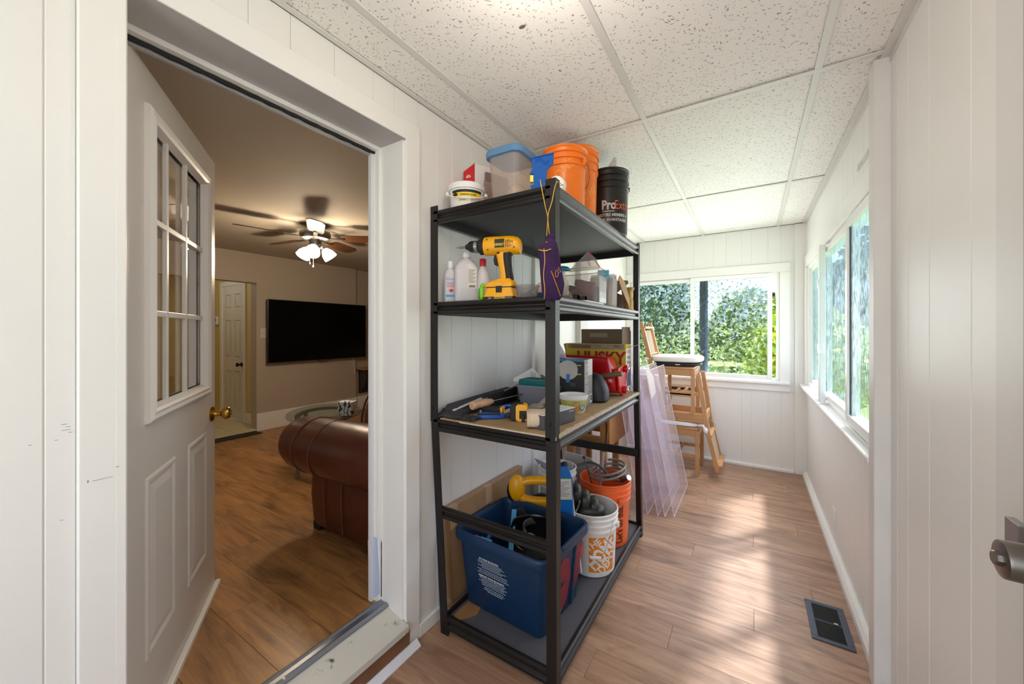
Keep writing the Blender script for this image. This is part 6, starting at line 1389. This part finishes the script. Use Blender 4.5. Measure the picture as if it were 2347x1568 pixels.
# acrylic sheets leaning towards the wall
def acrylic(nm_, xb, xt, y0, y1, h, label, sh=0.0):
    o = thing('acrylic_sheet', label, 'sheet', (xb, y0, .001), 0, 'acrylic sheets leaning beyond the rack')
    t = .003; dx = xt - xb
    M = Matrix(((1, 0, dx, 0), (0, 1, 0, 0), (0, 0, 1, 0), (0, 0, 0, 1)))
    W = y1 - y0
    MB()._add([(dx * z / h + s * t, y_, z) for z in (0, h) for y_ in (0, W) for s in (0, 1)], [(0, 2, 3, 1), (4, 5, 7, 6), (0, 1, 5, 4), (2, 6, 7, 3), (0, 4, 6, 2), (1, 3, 7, 5)]).build('pane', ACR, o)
    e = MB()
    for (a, b_) in (((0, 0, 0), (dx, 0, h)), ((0, W, 0), (dx, W, h)), ((0, 0, 0), (0, W, 0)), ((dx, 0, h), (dx, W, h))):
        e.tube([(a[0] + t / 2, a[1], a[2] + .001), (b_[0] + t / 2, b_[1], b_[2] + .001)], .0016, 5)
    e.build('edge', ACE, o); return o
ACR = clear_plastic('acrylic', '#f0eaf2', .3, .86, '#fdfbfe')
ACE = mat('acrylic_edge', '#f2eff4', .3)
acrylic(0, -.455, -.645, 2.83, 3.49, 1.0, 'frontmost translucent acrylic sheet leaning beyond the rack, nearest to the chairs')
acrylic(0, -.510, -.700, 2.80, 3.44, 1.02, 'second acrylic sheet, just behind the frontmost one')
acrylic(0, -.555, -.745, 2.79, 3.42, 1.0, 'third translucent acrylic sheet from the front of the leaning row')
acrylic(0, -.620, -.810, 2.77, 3.40, 1.0, 'fourth acrylic sheet from the front, seen through the rack posts')
acrylic(0, -.668, -.836, 2.74, 3.36, .98, 'rearmost acrylic sheet, leaning closest to the pine folding table')
o = tag(MB().prism([(0, .0), (.17, .03), (.19, .15), (.10, .20), (.0, .21)], .0008, face_M((-.6095, 2.86, .80), (0, 1, 0), (-.187, 0, .98))).build('masking_paper', mat('yellowish_paper', '#dcd8c0', .7, var=.08)), 'torn cream masking paper stuck near the top of the frontmost acrylic sheet', 'paper')
# stacked pine chairs
CP_ = mat('chair_pine', '#bb8a5b', .45, var=.14, vscale=10)
def chair(label, loc, rot, slats=True):
    o = thing('dining_chair', label, 'chair', loc, rot, 'stacked pine chairs by the far window')
    hw2 = .185; q = .016
    MB().loft([rr(.36, .38, .02, .405, 3, -.01), rr(.37, .39, .02, .410, 3, -.01), rr(.37, .39, .02, .425, 3, -.01), rr(.36, .38, .02, .430, 3, -.01)], smooth=False).build('seat', CP_, o)
    for s in (-1, 1):
        MB().box(.152, .184, s * hw2 - q, s * hw2 + q, 0, .405).build('leg', CP_, o, bev=.002)
        MB().loft([[(x - .018, s * hw2 - .013, z), (x + .018, s * hw2 - .013, z), (x + .018, s * hw2 + .013, z), (x - .018, s * hw2 + .013, z)] for x, z in ((-.13, 0), (-.165, .22), (-.190, .41), (-.205, .50), (-.285, .84))], smooth=False).build('leg', CP_, o, bev=.002)
        MB().box(-.18, .16, s * hw2 - .009, s * hw2 + .009, .35, .405).build('apron', CP_, o, bev=.001)
        MB().box(-.15, .16, s * hw2 - .008, s * hw2 + .008, .16, .19).build('stretcher', CP_, o, bev=.001)
    MB().box(.158, .178, -hw2, hw2, .345, .405).build('apron', CP_, o, bev=.001)
    MB().box(-.195, -.175, -hw2, hw2, .345, .405).build('apron', CP_, o, bev=.001)
    MB().box(-.005, .013, -hw2, hw2, .165, .19).build('stretcher', CP_, o, bev=.001)
    MB().bar((-.280, -hw2, .79), (-.280, hw2, .79), .075, .018, (0, 0, 1)).build('top_rail', CP_, o, bev=.002)
    MB().bar((-.222, -hw2, .535), (-.222, hw2, .535), .035, .016, (0, 0, 1)).build('lower_rail', CP_, o, bev=.002)
    for k in range(5):
        yy = -.12 + .06 * k; MB().bar((-.224, yy, .54), (-.272, yy, .76), .010, .016, (0, 1, 0)).build('slat', mat('slat_pale', '#d6c2ab', .5), o, bev=.001)
    return o
YC_ = 3.925
chA = chair('lowest pine chair of the stack, standing on the floor with a thin white cushion', (-.575, YC_, 0), 0)
chB = chair('pine chair turned upside down mid stack, its slatted back hanging down', (-.53, YC_, .905), (0, PI, 0))
chC = chair('topmost pine chair of the stack with thick cream cushion below the window', (-.61, YC_, .540), 0)
def cushion(nm_, label, loc, r, m, e=.5):
    o = thing(nm_, label, 'cushion', loc, 0)
    b = MB(); b.ell((0, 0, 0), r, 32, 12, e).build('pad', m, o)
    return o
CU = mat('cream_cushion', '#e6e0d8', .85, bump=.3, bscale=18); CW = mat('white_cushion', '#ebe8ec', .85, bump=.3, bscale=20)
c1 = cushion('seat_cushion', 'thin white tie-on cushion squeezed between the lowest and the upturned chair', (-.575, YC_, .452), (.20, .205, .026), CW)
c2 = cushion('seat_cushion', 'slim black cushion under the cream one on the topmost chair', (-.595, YC_, .990), (.205, .21, .019), mat('black_cushion', '#1b1b20', .7))
MB().cbox((.208, -.03, .0), (.003, .05, .006)).build('label', WHITE_INK, c2); MB().cbox((.03, -.212, .0), (.04, .003, .006)).build('label', WHITE_INK, c2)
c3 = cushion('seat_cushion', 'thick cream cushion on top of the stacked chairs', (-.60, YC_, 1.035), (.225, .22, .034), CU)
for s in (-1, 1): MB().tube([(-.20, s * .18, .0), (-.25, s * .2, -.005), (-.265, s * .215, -.03)], [.012, .010, .006], 8).build('tie', CU, c3)
for s in (-1, 1): MB().tube([(.18, s * .18, .0), (.215, s * .20, .01), (.235, s * .205, -.03), (.25, s * .20, -.06)], [.010, .012, .008, .004], 8).build('tie', CW, c1)
MB().tube([(.20, -.16, .03), (.24, -.10, .05), (.28, -.12, .04), (.31, -.10, .0)], .004, 6).build('tie', mat('sage_tie', '#a8a893', .8), c1)
MB().ell((.235, -.185, -.03), (.022, .03, .03), 12, 8).build('tie_knot', CW, c1)
